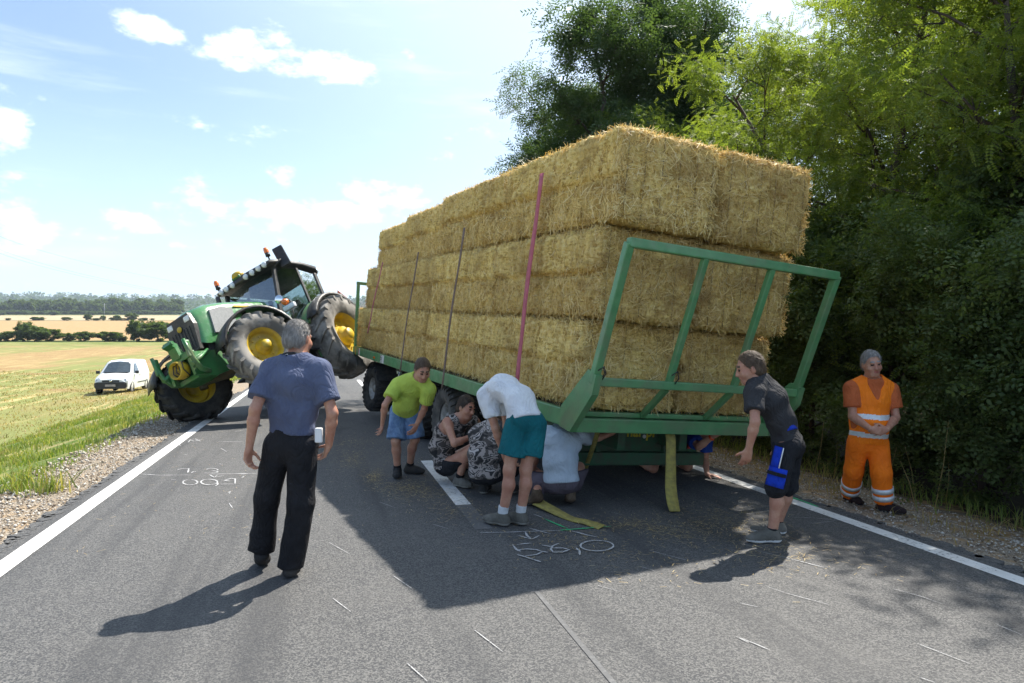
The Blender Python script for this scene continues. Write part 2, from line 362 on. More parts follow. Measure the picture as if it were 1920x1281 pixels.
figure('chalk_line', [[(130, 752), (400, 770), (795, 766)], [(1055, 757), (1340, 752), (1640, 750)], [(1430, 745), (1545, 752), (1450, 762)], [(1045, 765), (1105, 800), (1145, 770)], [(1105, 800), (1235, 775)], [(1490, 782), (1460, 810)]], Z5, .02,
       'long white chalk line with an arrow head across the left lane')
figure('chalk_line', [[(735, 318), (800, 318), (850, 330), (950, 306)], [(770, 345), (800, 310), (860, 300), (930, 332)], [(1150, 338), (1480, 340)], [(915, 190), (1075, 178)], [(1370, 205), (1480, 195)]], Z5, .022, 'scribbled white chalk line beside the shadow of the tractor')
figure('chalk_line', [[(980, 72), (1120, 68)], [(1180, 70), (1330, 66)], [(1060, 30), (1130, 12)]], Z5, .03, 'short white chalk line in the shade of the tractor')
figure('chalk_number', [[(345, 580), (385, 635), (430, 655)], [(390, 582), (480, 572), (545, 568)], [(385, 640), (500, 630), (600, 638), (660, 660), (600, 690), (480, 705)], [(395, 692), (480, 715), (580, 748), (645, 768)],
        [(655, 590), (740, 605), (770, 600)], [(835, 572), (770, 600), (750, 635), (775, 668), (880, 665), (945, 640), (880, 622), (770, 622)], [(1020, 622), (1055, 655), (1058, 700)], [(660, 660), (720, 672)],
        arc(1240, 600, 175, 56, 0, 360, 24)], Z4, .022, 'large white chalk figures 56,0 at the edge of the trailer shadow')
figure('chalk_line', [[(0, 455), (300, 450), (560, 440), (850, 432)], [(520, 408), (640, 440), (750, 468)], [(480, 450), (500, 490), (550, 528), (630, 485)], [(405, 488), (550, 528)], [(970, 438), (1130, 482), (1240, 505)], [(570, 262), (660, 295)]], Z4, .02, 'white chalk arrow line beside the yellow sling on the road')
figure('spray_mark', [[(680, 306), (800, 358), (930, 412)], [(850, 430), (1100, 410), (1390, 388)]], Z4, .035, 'bright green spray paint cross strokes under the yellow sling', 'green_spray')
figure('spray_mark', [[(345, 112), (430, 140), (520, 175)]], Z6, .05, 'faint green spray stroke on the white edge line', 'green_spray')
SCR = [[(195, 680), (330, 725), (590, 795)], [(30, 785), (140, 810)], [(15, 1000), (140, 1050), (220, 1085)], [(1000, 695), (1180, 745), (1300, 790)], [(1145, 1040), (1300, 1100), (1480, 1170)], [(1160, 1255), (1260, 1290)], [(1650, 920), (1720, 950), (1816, 990)],
       [(100, 445), (330, 500), (560, 560)], [(360, 240), (500, 245), (760, 270)], [(450, 210), (520, 190)], [(480, 280), (640, 262)], [(380, 512), (560, 558)]]
SC8 = [[(285, 165), (365, 210)], [(300, 385), (370, 438)], [(535, 295), (608, 345)], [(855, 510), (965, 595)], [(590, 640), (670, 712)], [(480, 5), (550, 30)], [(690, 92), (752, 112)], [(1500, 258), (1558, 276)], [(1540, 196), (1690, 236)], [(1340, 335), (1425, 358)], [(1880, 535), (1930, 560)], [(1390, 45), (1440, 58)], [(1555, 85), (1700, 110)]]
S5 = [[(1190, 420), (1265, 465)], [(1280, 1000), (1310, 975), (1300, 1010)], [(1295, 1130), (1340, 1195)], [(670, 480), (700, 478)], [(710, 500), (765, 505)], [(1170, 620), (1215, 632)], [(545, 825), (610, 830)], [(660, 375), (668, 392)]]
for i, (L, Zf, w) in enumerate([(q, Z6, .011) for q in SCR]+[(q, Z8, .011) for q in SC8]+[(q, Z5, .02) for q in S5]):
    vs, me = stroke([Zf(*p) for p in L], w); o = link('chalk_dash', me, MT['chalk']); tag(o, 'short thin white chalk dash on the asphalt', 'chalk mark', 'white dashes marking the tyre tracks on the asphalt')
# faint scuffs of a slid tyre
mat('tyre_mark', (.028, .029, .031), (.05, .05, .053), 9, .85)

# ---- loose straw on the road
SR = np.random.default_rng(5)
def strands(n, pos, ln, wd, flat=.25, up=None, rng=SR, nseg=1):
    """n thin straws (quads) centred on pos (n,3)"""
    a = rng.uniform(0, 2*np.pi, n); tl = rng.normal(0, flat, n); d = np.stack([np.cos(a)*np.cos(tl), np.sin(a)*np.cos(tl), np.sin(tl)], 1)
    w = np.stack([-np.sin(a), np.cos(a), np.zeros(n)], 1); L = ln(n)[:, None] if callable(ln) else ln; w = w*wd*rng.uniform(.6, 1.3, (n, 1))
    V = np.stack([pos-d*L/2-w, pos+d*L/2-w, pos+d*L/2+w, pos-d*L/2+w], 1).reshape(-1, 3); return V, np.arange(4*n).reshape(n, 4)
def straw_mat(name, cs):
    mm, t, b, out = rawmat(name); o = t.n('ShaderNodeTexCoord').outputs['Object']
    rnd = t.n('ShaderNodeNewGeometry').outputs['Random Per Island']
    t.put(b.inputs['Base Color'], t.ramp(rnd, [(i/(len(cs)-1), q) for i, q in enumerate(cs)])); b.inputs['Roughness'].default_value = .5; b.inputs['Specular IOR Level'].default_value = .4
    tr = t.n('ShaderNodeBsdfTranslucent'); t.put(tr.inputs[0], t.ramp(rnd, [(0, cs[0]), (1, cs[-1])])); mx = t.n('ShaderNodeMixShader'); mx.inputs[0].default_value = .22
    t.t.links.new(b.outputs[0], mx.inputs[1]); t.t.links.new(tr.outputs[0], mx.inputs[2]); t.t.links.new(mx.outputs[0], out.inputs[0]); return mm
straw_mat('straw', [(.20, .125, .04), (.50, .36, .14), (.62, .47, .21), (.42, .29, .10), (.70, .57, .30)])
C = []
for (u, v, sx, sy, n) in [(665, 830, 30, 6, 160), (660, 865, 18, 10, 200), (700, 895, 16, 10, 260), (760, 915, 45, 9, 420), (800, 930, 50, 10, 260), (860, 960, 70, 14, 160), (1180, 985, 60, 10, 260), (1270, 1000, 60, 14, 200),
                          (1330, 975, 70, 22, 300), (1400, 1000, 70, 25, 260), (1460, 1040, 50, 20, 130), (900, 880, 60, 20, 160), (640, 850, 60, 14, 200), (1200, 1050, 120, 30, 120), (1560, 1050, 130, 30, 90), (760, 850, 120, 30, 200), (1050, 1010, 120, 25, 160)]:
    uu = SR.normal(u, sx*.7, n); vv_ = SR.normal(v, sy*.8, n)
    C.append(np.array([gpx(a, max(c_, 790)) for a, c_ in zip(uu, vv_)]))
tq = SR.uniform(-2, 4.4, 900); sq = 5.2+SR.gamma(2.2, 2.6, 900); C.append(np.stack([RD[0]*sq+RR[0]*tq, RD[1]*sq+RR[1]*tq, np.zeros(900)], 1))
pos = np.concatenate(C); pos[:, 2] = SR.uniform(.008, .02, len(pos))
V, Fq = strands(len(pos), pos, lambda n: SR.uniform(.015, .06, n), .0017, .06)
tag(link('loose_straw', npmesh('loose_straw', V, Fq), MT['straw']), 'thin litter of yellow straw scattered over the asphalt', 'straw', kind='stuff')

# ---- gravel stones on both verges
mm, t, b, out = rawmat('gravel_stone'); rnd = t.n('ShaderNodeNewGeometry').outputs['Random Per Island']
t.put(b.inputs['Base Color'], t.ramp(rnd, [(0, (.13, .10, .075)), (.4, (.36, .29, .21)), (.7, (.45, .41, .35)), (1, (.60, .57, .52))])); b.inputs['Roughness'].default_value = .9
oc = np.array([(1, 0, 0), (-1, 0, 0), (0, 1, 0), (0, -1, 0), (0, 0, 1), (0, 0, -1.)]); of = np.array([(0, 2, 4), (2, 1, 4), (1, 3, 4), (3, 0, 4), (2, 0, 5), (1, 2, 5), (3, 1, 5), (0, 3, 5)])
def stones(n, s0, s1, t0, t1, r0, r1, seed, bias=1.5):
    g = np.random.default_rng(seed); s = s0+(s1-s0)*g.random(n)**bias; t_ = g.uniform(t0, t1, n); X = RD[0]*s+RR[0]*t_; Y = RD[1]*s+RR[1]*t_
    r = (r0*(r1/r0)**g.random(n)**1.8)[:, None, None]; Vv = oc[None]*g.uniform(.6, 1.25, (n, 6, 3))*r*np.array((1, 1, .7)); a = g.uniform(0, 6.3, n)
    ca, sa = np.cos(a)[:, None], np.sin(a)[:, None]; Vv = np.stack([Vv[..., 0]*ca-Vv[..., 1]*sa, Vv[..., 0]*sa+Vv[..., 1]*ca, Vv[..., 2]], -1)
    Vv += np.stack([X, Y, gz(X, Y)+r[:, 0, 0]*.15], -1)[:, None]; return Vv.reshape(-1, 3), (of[None]+6*np.arange(n)[:, None, None]).reshape(-1, 3)
for nm, a in (('verge_gravel', (16000, 3, 22, -3.35, -2.44, .006, .022, 1)), ('verge_gravel', (9000, 3, 16, 4.74, 6.1, .005, .018, 2)), ('verge_gravel', (1600, 5, 20, -3.75, -3.1, .015, .04, 4))):
    V, Fq = stones(*a); tag(link(nm, npmesh(nm, V, Fq), MT['gravel_stone']), 'pale crushed gravel covering the road verge', 'gravel', kind='stuff')

# ---- grass
def blades(n, X, Y, h, w, seed, lean=.5, bend=True):
    g = np.random.default_rng(seed); Z = gz(X, Y)-.02; a = g.uniform(0, 6.283, n); hh = h*g.uniform(.45, 1.25, n); ln = g.normal(0, lean, n)*hh; b_ = g.uniform(0, 6.283, n)
    base = np.stack([X, Y, Z], 1); wv = np.stack([np.cos(a), np.sin(a), 0*a], 1)*(w*g.uniform(.6, 1.3, n))[:, None]; ld = np.stack([np.cos(b_)*ln, np.sin(b_)*ln, 0*a], 1); up = np.stack([0*a, 0*a, hh], 1)
    V = np.stack([base-wv, base+wv, base+ld*.35+up*.6+wv*.7, base+ld*.35+up*.6-wv*.7, base+ld+up*.97], 1)
    i = 5*np.arange(n)[:, None]; Fq = np.concatenate([np.concatenate([i, i+1, i+2], 1), np.concatenate([i, i+2, i+3], 1), np.concatenate([i+3, i+2, i+4], 1)]); return V.reshape(-1, 3), Fq
def leafmat(name, cs, tr=.35, rough=.55, spec=.3):
    mm, t, b, out = rawmat(name); rnd = t.n('ShaderNodeNewGeometry').outputs['Random Per Island']; orr = t.n('ShaderNodeObjectInfo').outputs['Random']
    n = t.noise(t.n('ShaderNodeTexCoord').outputs['Object'], .9, 3, .5); f = t.m('ADD', t.m('MULTIPLY', rnd, .5), t.m('ADD', t.m('MULTIPLY', t.ss(n, .3, .7), .4), t.m('MULTIPLY', orr, .1)))
    c = t.ramp(f, [(i/(len(cs)-1), q) for i, q in enumerate(cs)]); t.put(b.inputs['Base Color'], c); b.inputs['Roughness'].default_value = rough; b.inputs['Specular IOR Level'].default_value = spec
    tl = t.n('ShaderNodeBsdfTranslucent'); t.put(tl.inputs[0], t.mix(1.0, c, (1.65, 1.6, .6), 'MULTIPLY')); mx = t.n('ShaderNodeMixShader'); mx.inputs[0].default_value = tr
    t.t.links.new(b.outputs[0], mx.inputs[1]); t.t.links.new(tl.outputs[0], mx.inputs[2]); t.t.links.new(mx.outputs[0], out.inputs[0]); return mm
leafmat('grass_blade', [(.075, .13, .025), (.125, .20, .04), (.19, .25, .065), (.30, .29, .11), (.42, .36, .17)], .4)
leafmat('dry_grass', [(.12, .13, .04), (.25, .20, .08), (.40, .30, .14), (.48, .38, .20)], .3)
g = np.random.default_rng(11); n = 62000
s = 3+48*g.random(n)**1.25; t_ = -3.2-5.6*g.random(n)**.85; cl_ = np.sin(s*2.1+t_*1.7)+np.sin(s*.9-t_*3.3)+g.normal(0, .6, n); kp = cl_ > -.35
X = (RD[0]*s+RR[0]*t_)[kp]; Y = (RD[1]*s+RR[1]*t_)[kp]; V, Fq = blades(len(X), X, Y, .095*(1+.45*np.clip(cl_[kp], -1, 1)), .0065+.00022*Y, 12, .5)
tag(link('verge_grass', npmesh('verge_grass', V, Fq), MT['grass_blade']), 'green grass on the embankment between verge and stubble field', 'grass', kind='stuff')
n = 42000; s = 8+62*g.random(n)**1.2; t_ = -8.0-34*g.random(n)**1.2; X = RD[0]*s+RR[0]*t_; Y = RD[1]*s+RR[1]*t_; V, Fq = blades(n, X, Y, .10, .008+.0003*np.abs(Y), 13, .9)
tag(link('stubble', npmesh('stubble', V, Fq), MT['dry_grass']), 'short dry stubble standing in the harvested field', 'stubble', kind='stuff')
n = 5200; s = 2.5+22*g.random(n); t_ = 5.2+.55*g.normal(0, .55, n)+.55; X = RD[0]*s+RR[0]*t_; Y = RD[1]*s+RR[1]*t_; kp = (np.sin(X*4.1)+np.sin(Y*3.3)+g.normal(0, .5, n)) > .1
V, Fq = blades(kp.sum(), X[kp], Y[kp], .11, .005, 14, .8); tag(link('verge_weeds', npmesh('verge_weeds', V, Fq), MT['dry_grass']), 'dry brown grass tufts along the tree side verge', 'grass', kind='stuff')
n = 4200; s = 2.5+26*g.random(n); t_ = 6.5+.28*g.normal(0, 1, n); X = RD[0]*s+RR[0]*t_; Y = RD[1]*s+RR[1]*t_; V, Fq = blades(n, X, Y, .19, .005, 15, .7)
tag(link('verge_grass', npmesh('verge_grass', V, Fq), MT['grass_blade']), 'long grass growing at the foot of the roadside shrubs', 'grass', kind='stuff')
# ================================================================== TRAILER AND BALES
def rotm(yaw, pitch, roll): return (Matrix.Rotation(yaw, 3, 'Z') @ Matrix.Rotation(pitch, 3, 'X') @ Matrix.Rotation(roll, 3, 'Y'))
TO = Vector((0.530, 6.448, 0.942)); TR = rotm(rad(24.79), rad(2.94), rad(4.37)); TMW = Matrix.Translation(TO) @ TR.to_4x4()   # x across, y towards the drawbar, z up; origin top of bed, rear field-side corner
TW, TLN = 2.5, 9.7
def TP(x, y, z): return TO+TR @ Vector((x, y, z))
mat('green_paint', (.10, .285, .115), (.075, .23, .09), 5, .42, bump=.12, bscale=30, rvar=.12, coat=.1, dust=((.22, .19, .13), .42))
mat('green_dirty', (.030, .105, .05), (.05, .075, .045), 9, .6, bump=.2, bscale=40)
mat('dark_steel', (.022, .023, .024), (.05, .045, .04), 14, .6, bump=.2)
mat('rubber', (.018, .018, .019), (.05, .047, .042), 7, .8, bump=.25, bscale=50, spec=.3)
mat('rubber_dusty', (.13, .12, .105), (.055, .052, .048), 5, .88, bump=.25, bscale=50, spec=.2)
mat('rim_grey', (.36, .36, .35), (.22, .21, .19), 9, .5, metal=.3)
mat('yellow_paint', (.62, .43, .015), (.46, .31, .02), 6, .42, rvar=.1, bump=.06, dust=((.30, .22, .09), .5))
mat('white_plastic', (.72, .72, .70), (.6, .6, .58), 12, .5)
mat('red_lamp', (.42, .012, .01), (.26, .01, .01), 30, .25, coat=.5)
mat('orange_lamp', (.85, .20, .02), (.7, .14, .01), 30, .25, coat=.5)
mat('yellow_sling', (.36, .30, .07), (.24, .20, .06), 22, .85, bump=.5, bscale=140)
mat('strap_red', (.50, .13, .17), (.40, .10, .13), 20, .8, bump=.3, bscale=200)
mat('strap_grey', (.20, .14, .11), (.13, .09, .075), 20, .85, bump=.3, bscale=200)
mat('plate_pale', (.46, .40, .37), (.33, .29, .28), 8, .6)
mat('black_print', (.015, .015, .015), None, rough=.6)
mat('yellow_print', (.62, .48, .03), None, rough=.6)
mat('deck_wood', (.10, .075, .05), (.17, .13, .09), 12, .8, stretch=(1, .1, 1))
trl = thing('bale_trailer', 'long green flatbed farm trailer lifted at its drawbar end, loaded with straw', 'trailer', mw=TMW)
def rail(name, a, b, w, h, m='green_paint', up=(0, 0, 1), bev=.012, parent=trl): return MB().bar(a, b, w, h, up, bev).build(name, MT[m], parent)
rail('side_rail', (.035, .02, -.085), (.035, TLN, -.085), .07, .17); rail('side_rail', (TW-.035, .02, -.085), (TW-.035, TLN, -.085), .07, .17)
rail('rear_beam', (-.01, -.05, -.13), (TW+.01, -.05, -.13), .10, .135); rail('rear_ledge', (.08, .03, -.03), (TW-.08, .03, -.03), .12, .05)
rail('front_beam', (0, TLN+.05, -.09), (TW, TLN+.05, -.09), .09, .17)
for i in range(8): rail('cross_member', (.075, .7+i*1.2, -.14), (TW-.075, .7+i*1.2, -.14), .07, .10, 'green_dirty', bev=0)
for i in range(12): rail('deck_board', (.17+i*.196, .12, -.035), (.17+i*.196, TLN-.01, -.035), .19, .03, 'deck_wood', bev=0)
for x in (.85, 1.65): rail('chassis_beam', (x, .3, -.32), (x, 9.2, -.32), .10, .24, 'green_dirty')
# rear gate, kinked outwards
gate = sub('rear_gate', trl)
GA, GB, GC, GD = .40, .315, .745, 1.53     # kink and top: rearwards, upwards
g0, g1, g2 = (-.02, .02), (-GA, GB), (-GC, GD)
for x in (0.0, TW):
    sx = .055 if x == 0 else -.055
    rail('gate_post', (x+sx*.2, g1[0]+.02, g1[1]-.02), (x+sx*.2, g2[0], g2[1]), .075, .075, parent=gate)
    m_ = MB().prism([(.10, -.17), (.10, .03), (-.33, GB+.10), (-.47, GB+.06), (-.43, GB-.12), (-.10, -.19)], x+sx*.2-.035, x+sx*.2+.035, 0); m_.build('gate_cheek', MT['green_paint'], gate)
for x in (.83, 1.63):
    rail('gate_post', (x, g1[0]+.01, g1[1]), (x, g2[0], g2[1]-.03), .06, .06, parent=gate); rail('gate_strut', (x, -.03, -.03), (x, g1[0]+.03, g1[1]-.035), .055, .055, parent=gate)
rail('gate_bar', (0, g2[0], g2[1]), (TW, g2[0], g2[1]), .075, .085, parent=gate); rail('gate_bar', (.04, g1[0], g1[1]), (TW-.04, g1[0], g1[1]), .07, .08, parent=gate)
for x, y in ((.03, -.43), (.035, -.40), (.83, -.44)):
    MB().tube([(x+.04, y, GB+.02), (x+.055, y-.03, GB+.08), (x+.02, y-.045, GB+.14), (x-.03, y-.03, GB+.1)], .006, 6).build('gate_chain', MT['dark_steel'], gate)
fg = sub('front_gate', trl)
for x in (.04, .85, 1.65, TW-.04): rail('gate_post', (x, TLN+.02, .0), (x, TLN+.28, 1.42), .07, .07, parent=fg)
rail('gate_bar', (0, TLN+.28, 1.42), (TW, TLN+.28, 1.42), .07, .07, parent=fg); rail('gate_bar', (.08, TLN+.13, .6), (TW-.08, TLN+.13, .6), .06, .06, parent=fg)
# rear light carrier, bumper, plate
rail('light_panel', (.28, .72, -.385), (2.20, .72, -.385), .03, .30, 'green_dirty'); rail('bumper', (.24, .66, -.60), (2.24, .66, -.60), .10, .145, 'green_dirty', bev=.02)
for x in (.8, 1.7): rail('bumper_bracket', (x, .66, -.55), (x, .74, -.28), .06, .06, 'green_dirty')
for x in (.40, 2.08):
    tl = MB().box((x, .685, -.42), (.16, .05, .145), bev=.012).build('tail_lamp', MT['dark_steel'], trl); MB().box((x-.035, .655, -.455), (.07, .02, .06), bev=.008).build('lens', MT['red_lamp'], tl); MB().box((x, .655, -.39), (.13, .02, .06), bev=.008).build('lens', MT['red_lamp'], tl)
pl = MB().box((.88, .698, -.37), (.52, .008, .115)).build('number_plate', MT['plate_pale'], trl)
def text(s, size, M, m, parent, name='lettering', ext=.0012, font_bold=False):
    cu = bpy.data.curves.new('txt', 'FONT'); cu.body = s; cu.size = size; cu.extrude = ext; cu.align_x = 'CENTER'; cu.align_y = 'CENTER'; cu.resolution_u = 2
    if font_bold: cu.offset = size*.02
    to = bpy.data.objects.new('txt', cu); COL.objects.link(to); dg = bpy.context.evaluated_depsgraph_get(); me = bpy.data.meshes.new_from_object(to.evaluated_get(dg)); bpy.data.objects.remove(to); bpy.data.curves.remove(cu)
    me.transform(M); me.materials.clear(); return link(name, me, m, parent)
RX = Matrix.Rotation(rad(90), 4, 'X')
text('F', .085, Matrix.Translation((.66, .692, -.37)) @ RX, MT['black_print'], pl)
text('www.pronar.pl', .17, Matrix.Translation((1.05, .70, -.312)) @ RX, MT['yellow_print'], trl, font_bold=True)
MB().cyl((1.42, .70, -.36), (1.42, .69, -.36), .022, n=12).build('round_decal', MT['white_plastic'], trl)
# side decals and marker lamps
def side_decal(y, w, h, c, name='side_sticker', z=-.085): return MB().box((-.003, y, z), (.004, w, h)).build(name, MT[c], trl)
side_decal(9.1, .10, .15, 'white_plastic'); side_decal(9.13, .03, .14, 'strap_red', z=-.085).location.x = -.004
st_ = side_decal(7.1, .26, .15, 'white_plastic'); st_.location.x = 0
Ms = Matrix.Translation((-.0065, 7.16, -.085)) @ Matrix.Rotation(rad(-90), 4, 'Z') @ RX
text('25', .09, Ms, MT['black_print'], st_)
me_ = MB().lathe([(.062, -.0005), (.072, -.0005), (.072, .0005), (.062, .0005)], 20, Matrix.Translation((-.0065, 7.16, -.085)) @ Matrix.Rotation(rad(90), 4, 'Z'), closed=True).build('ring_print', MT['black_print'], st_)
side_decal(9.45, .07, .17, 'yellow_paint')
for y in (1.0, 4.3, 7.7): MB().box((-.012, y, -.10+.0), (.02, .09, .04), bev=.006).build('marker_lamp', MT['orange_lamp'], trl)
# axles and wheels
def tyre_profile(R, w, rr):
    h = w/2; return [(rr, -h*.72), (rr+.03, -h*.80), ((R+rr)/2, -h*1.0), (R-.05, -h*.95), (R-.018, -h*.80), (R-.006, -h*.45), (R, 0), (R-.006, h*.45), (R-.018, h*.80), (R-.05, h*.95), ((R+rr)/2, h*1.0), (rr+.03, h*.80), (rr, h*.72)]
def lugs(mb, R, w, n, depth, wid, ang, side, over=1.0):
    """chevron bars of an agricultural tyre"""
    h = w/2*over
    for i in range(n):
        a0 = 2*math.pi*(i+(.5 if side < 0 else 0))/n; pts = []
        for q in range(5):
            f = q/4; y = side*(.02+f*(h-.02)); a = a0+ang*f; rr = R-(.0 if f < .7 else (.035*((f-.7)/.3)**2)); pts.append((a, y, rr))
        a, y, rr = pts[-1]; pts.append((a+ang*.08, side*h*1.0, R-.09))
        vs = []
        for (a, y, rr) in pts:
            for da, dr in ((-wid/2/R, -.02), (-wid/2/R*.75, depth), (wid/2/R*.75, depth), (wid/2/R, -.02)):
                q_ = rr+dr; vs.append((q_*math.cos(a+da), y, q_*math.sin(a+da)))
        fs = []
        for q in range(len(pts)-1):
            for e in range(3): fs.append((q*4+e, q*4+e+1, q*4+e+5, q*4+e+4))
        fs += [(0, 1, 2, 3), tuple(len(vs)-1-e for e in range(4))]; mb.add(vs, fs)
def disc_rim(rr, w, dish, bolts, rb, m, parent, hub_m=None, hub=(.10, .12), n=36):
    h = w/2
    MB().lathe([(rr+.012, -h*.74), (rr+.028, -h*.76), (rr+.03, -h*.70), (rr-.01, -h*.62), (rr-.05, -h*.3), (rr-.05, h*.3), (rr-.01, h*.62), (rr+.03, h*.70), (rr+.028, h*.76), (rr+.012, h*.74), (rr-.02, h*.58), (rr-.06, h*.28), (rr-.075, dish*.6), (rr*.72, dish), (hub[0]*1.25, dish), (hub[0], dish)], n).build('rim', m, parent)
    mb = MB(); mb.lathe([(0.0, dish+hub[1]), (hub[0]*.8, dish+hub[1]), (hub[0], dish+hub[1]*.75), (hub[0]*1.02, dish), (hub[0]*1.3, dish-.005)], 24)
    mb.build('hub', hub_m or m, parent)
    for i in range(bolts): a = 2*math.pi*i/bolts; MB().cyl((rb*math.cos(a), dish-.01, rb*math.sin(a)), (rb*math.cos(a), dish+.03, rb*math.sin(a)), .016, n=6, smooth=False).build('wheel_bolt', hub_m or m, parent)
def trailer_wheel(x, y, z, out, tm, tilt=0):
    wh = sub('wheel', trl, Matrix.Translation((x, y, z)) @ Matrix.Rotation(rad(90 if out < 0 else -90)+tilt, 4, 'Z') @ Matrix.Rotation(R.uniform(0, 6), 4, 'Y'))
    mb = MB(); mb.lathe(tyre_profile(.455, .46, .225), 44)
    for sd in (-1, 1): lugs(mb, .455, .46, 26, .014, .05, .16, sd, .98)
    mb.build('tyre', MT[tm], wh); disc_rim(.21, .40, .03, 8, .135, MT['rim_grey'], wh, hub=(.085, .10)); return wh
axr = TR.inverted() @ Vector((0, 0, 1))
for (y, lift, tm) in ((3.75, 0, 'rubber_dusty'), (5.05, 0, 'rubber')):
    zl = (.445-(TO.z+TR[2][1]*y))/TR[2][2]; zr = (.445-TO.z-TR[2][1]*y-TR[2][0]*(TW-.33))/TR[2][2]+.0
    trailer_wheel(.30, y, zl-TR[2][0]*.3/TR[2][2], -1, tm); trailer_wheel(TW-.30, y, zr, 1, tm); MB().bar((.3, y, zl), (TW-.3, y, zr), .11, .11).build('axle', MT['dark_steel'], trl)
    for x in (.85, 1.65): rail('spring', (x, y-.5, -.5), (x, y+.5, -.5), .07, .05, 'dark_steel')
for y, z in ((8.25, -.77),):
    trailer_wheel(.30, y, z, -1, 'rubber', .12); trailer_wheel(TW-.30, y, z, 1, 'rubber', .12); MB().bar((.3, y, z), (TW-.3, y, z), .11, .11).build('axle', MT['dark_steel'], trl)
    MB().cyl((1.25, y, -.46), (1.25, y, -.40), .5, n=28).build('turntable', MT['dark_steel'], trl)
    for x in (.8, 1.7): rail('spring', (x, y-.45, z+.12), (x, y+.45, z+.12), .08, .07, 'dark_steel')
    rail('dolly_frame', (.8, y-.5, -.56), (.8, y+.6, -.56), .08, .14, 'green_dirty'); rail('dolly_frame', (1.7, y-.5, -.56), (1.7, y+.6, -.56), .08, .14, 'green_dirty')
MB().tube([(.8, 8.85, -.58), (1.2, 10.4, -.62), (1.25, 11.0, -.64), (1.3, 10.4, -.62), (1.7, 8.85, -.58)], .05, 8).build('drawbar', MT['green_dirty'], trl)
mg = MB(); pr = [(.53*math.cos(rad(a)), .53*math.sin(rad(a))) for a in range(20, 161, 14)]
for (p, q) in zip(pr[:-1], pr[1:]): mg.add([(.10, 8.25+p[0], -.72+p[1]*.93), (.52, 8.25+p[0], -.72+p[1]*.93), (.52, 8.25+q[0], -.72+q[1]*.93), (.10, 8.25+q[0], -.72+q[1]*.93)], [(0, 1, 2, 3)])
solid(mg.build('mudguard', MT['dark_steel'], trl), .005)
MB().tube([(.9, 8.0, -.45), (.7, 6.8, -.50), (.75, 5.6, -.46)], .015, 6).build('air_hose', MT['dark_steel'], trl); MB().cyl((.5, 6.2, -.42), (.5, 7.0, -.42), .14, n=20).build('air_tank', MT['dark_steel'], trl)
# coil cord and cable hanging by the tandem
MB().tube([(.02, 5.9, -.20), (-.02, 5.85, -.34), (.03, 5.8, -.46), (-.01, 5.72, -.40), (.04, 5.7, -.25)], .008, 6).build('cable', MT['white_plastic'], trl)

# ---- straw bales
BL, BW, BH = 2.445, 1.155, .868
mm, t, b, out = rawmat('bale_straw')
O = t.n('ShaderNodeTexCoord').outputs['Object']; orr = t.n('ShaderNodeObjectInfo').outputs['Random']
sh = t.vm('ADD', O, t.n('ShaderNodeCombineXYZ').outputs[0])
a1 = t.noise(t.scale(O, (60, 60, 14)), 1.0, 4, .7, 1.5); a2 = t.noise(t.scale(O, (60, 16, 60)), 1.0, 4, .7, 1.5); v1 = t.voro(t.scale(O, (30, 9, 55)), 1.0, 'F1', 'Color'); v2 = t.voro(t.scale(O, (55, 40, 12)), 1.0, 'F1', 'Color')
f1 = t.m('MAXIMUM', a1, a2); vc = t.m('MULTIPLY', t.m('ADD', t.sep(v1)[0], t.sep(v2)[1]), .5); big = t.noise(O, 2.2, 4, .6); flk = t.noise(t.scale(O, (.6, 9, .6)), 1.0, 3, .6)
c = t.ramp(t.m('ADD', t.m('MULTIPLY', f1, .55), t.m('MULTIPLY', vc, .5)), [(.20, (.10, .05, .01)), (.36, (.46, .30, .075)), (.54, (.82, .60, .19)), (.85, (.94, .78, .38))])
c = t.mix(t.m('MULTIPLY', t.ss(big, .45, .7), .4), c, (.42, .29, .12)); c = t.mix(t.m('MULTIPLY', t.ss(flk, .52, .66), .4), c, (.34, .21, .06)); c = t.mix(t.m('MULTIPLY', t.ss(t.noise(t.scale(O, (1, 1.2, 3)), 2.4, 3, .5), .56, .70), .5), c, (.24, .14, .04))
c = t.mix(t.m('MULTIPLY', orr, .18), c, (.42, .28, .10))
c = t.mix(t.m('MULTIPLY', t.ss(orr, .55, 1.0), .45), c, t.mix(.5, c, (.30, .17, .055))); t.put(b.inputs['Base Color'], c); b.inputs['Roughness'].default_value = .8; b.inputs['Specular IOR Level'].default_value = .25
t.put(b.inputs['Normal'], t.bump(t.m('ADD', f1, vc), .6, .02))
bsm = straw_mat('bale_strand', [(.34, .19, .04), (.90, .67, .22), (.96, .80, .38), (.56, .36, .09), (.97, .86, .52), (.93, .71, .26)])
t = NT.__new__(NT); t.t = bsm.node_tree; pb_ = next(q for q in t.t.nodes if q.type == 'BSDF_PRINCIPLED'); old = pb_.inputs['Base Color'].links[0].from_socket; orr = t.n('ShaderNodeObjectInfo').outputs['Random']; O = t.n('ShaderNodeTexCoord').outputs['Object']
t.put(pb_.inputs['Base Color'], t.mix(t.m('ADD', t.m('MULTIPLY', t.ss(orr, .45, 1.0), .42), t.m('MULTIPLY', t.ss(t.noise(t.scale(O, (1, 1.1, 2.2)), 2.2, 4, .55), .50, .66), .45)), old, (.36, .205, .055)))
mat('twine', (.30, .22, .10), (.2, .14, .06), 60, .8)
def snoise(p, f, s=0.):
    x, y, z = p[..., 0]*f, p[..., 1]*f, p[..., 2]*f
    return (np.sin(x*1.0+2.1*np.sin(y*.7+s)+s)+np.sin(y*1.3+1.7*np.sin(z*.9+s*2)+1.3)+np.sin(z*1.1+1.9*np.sin(x*.8+s*3)+2.7))/3
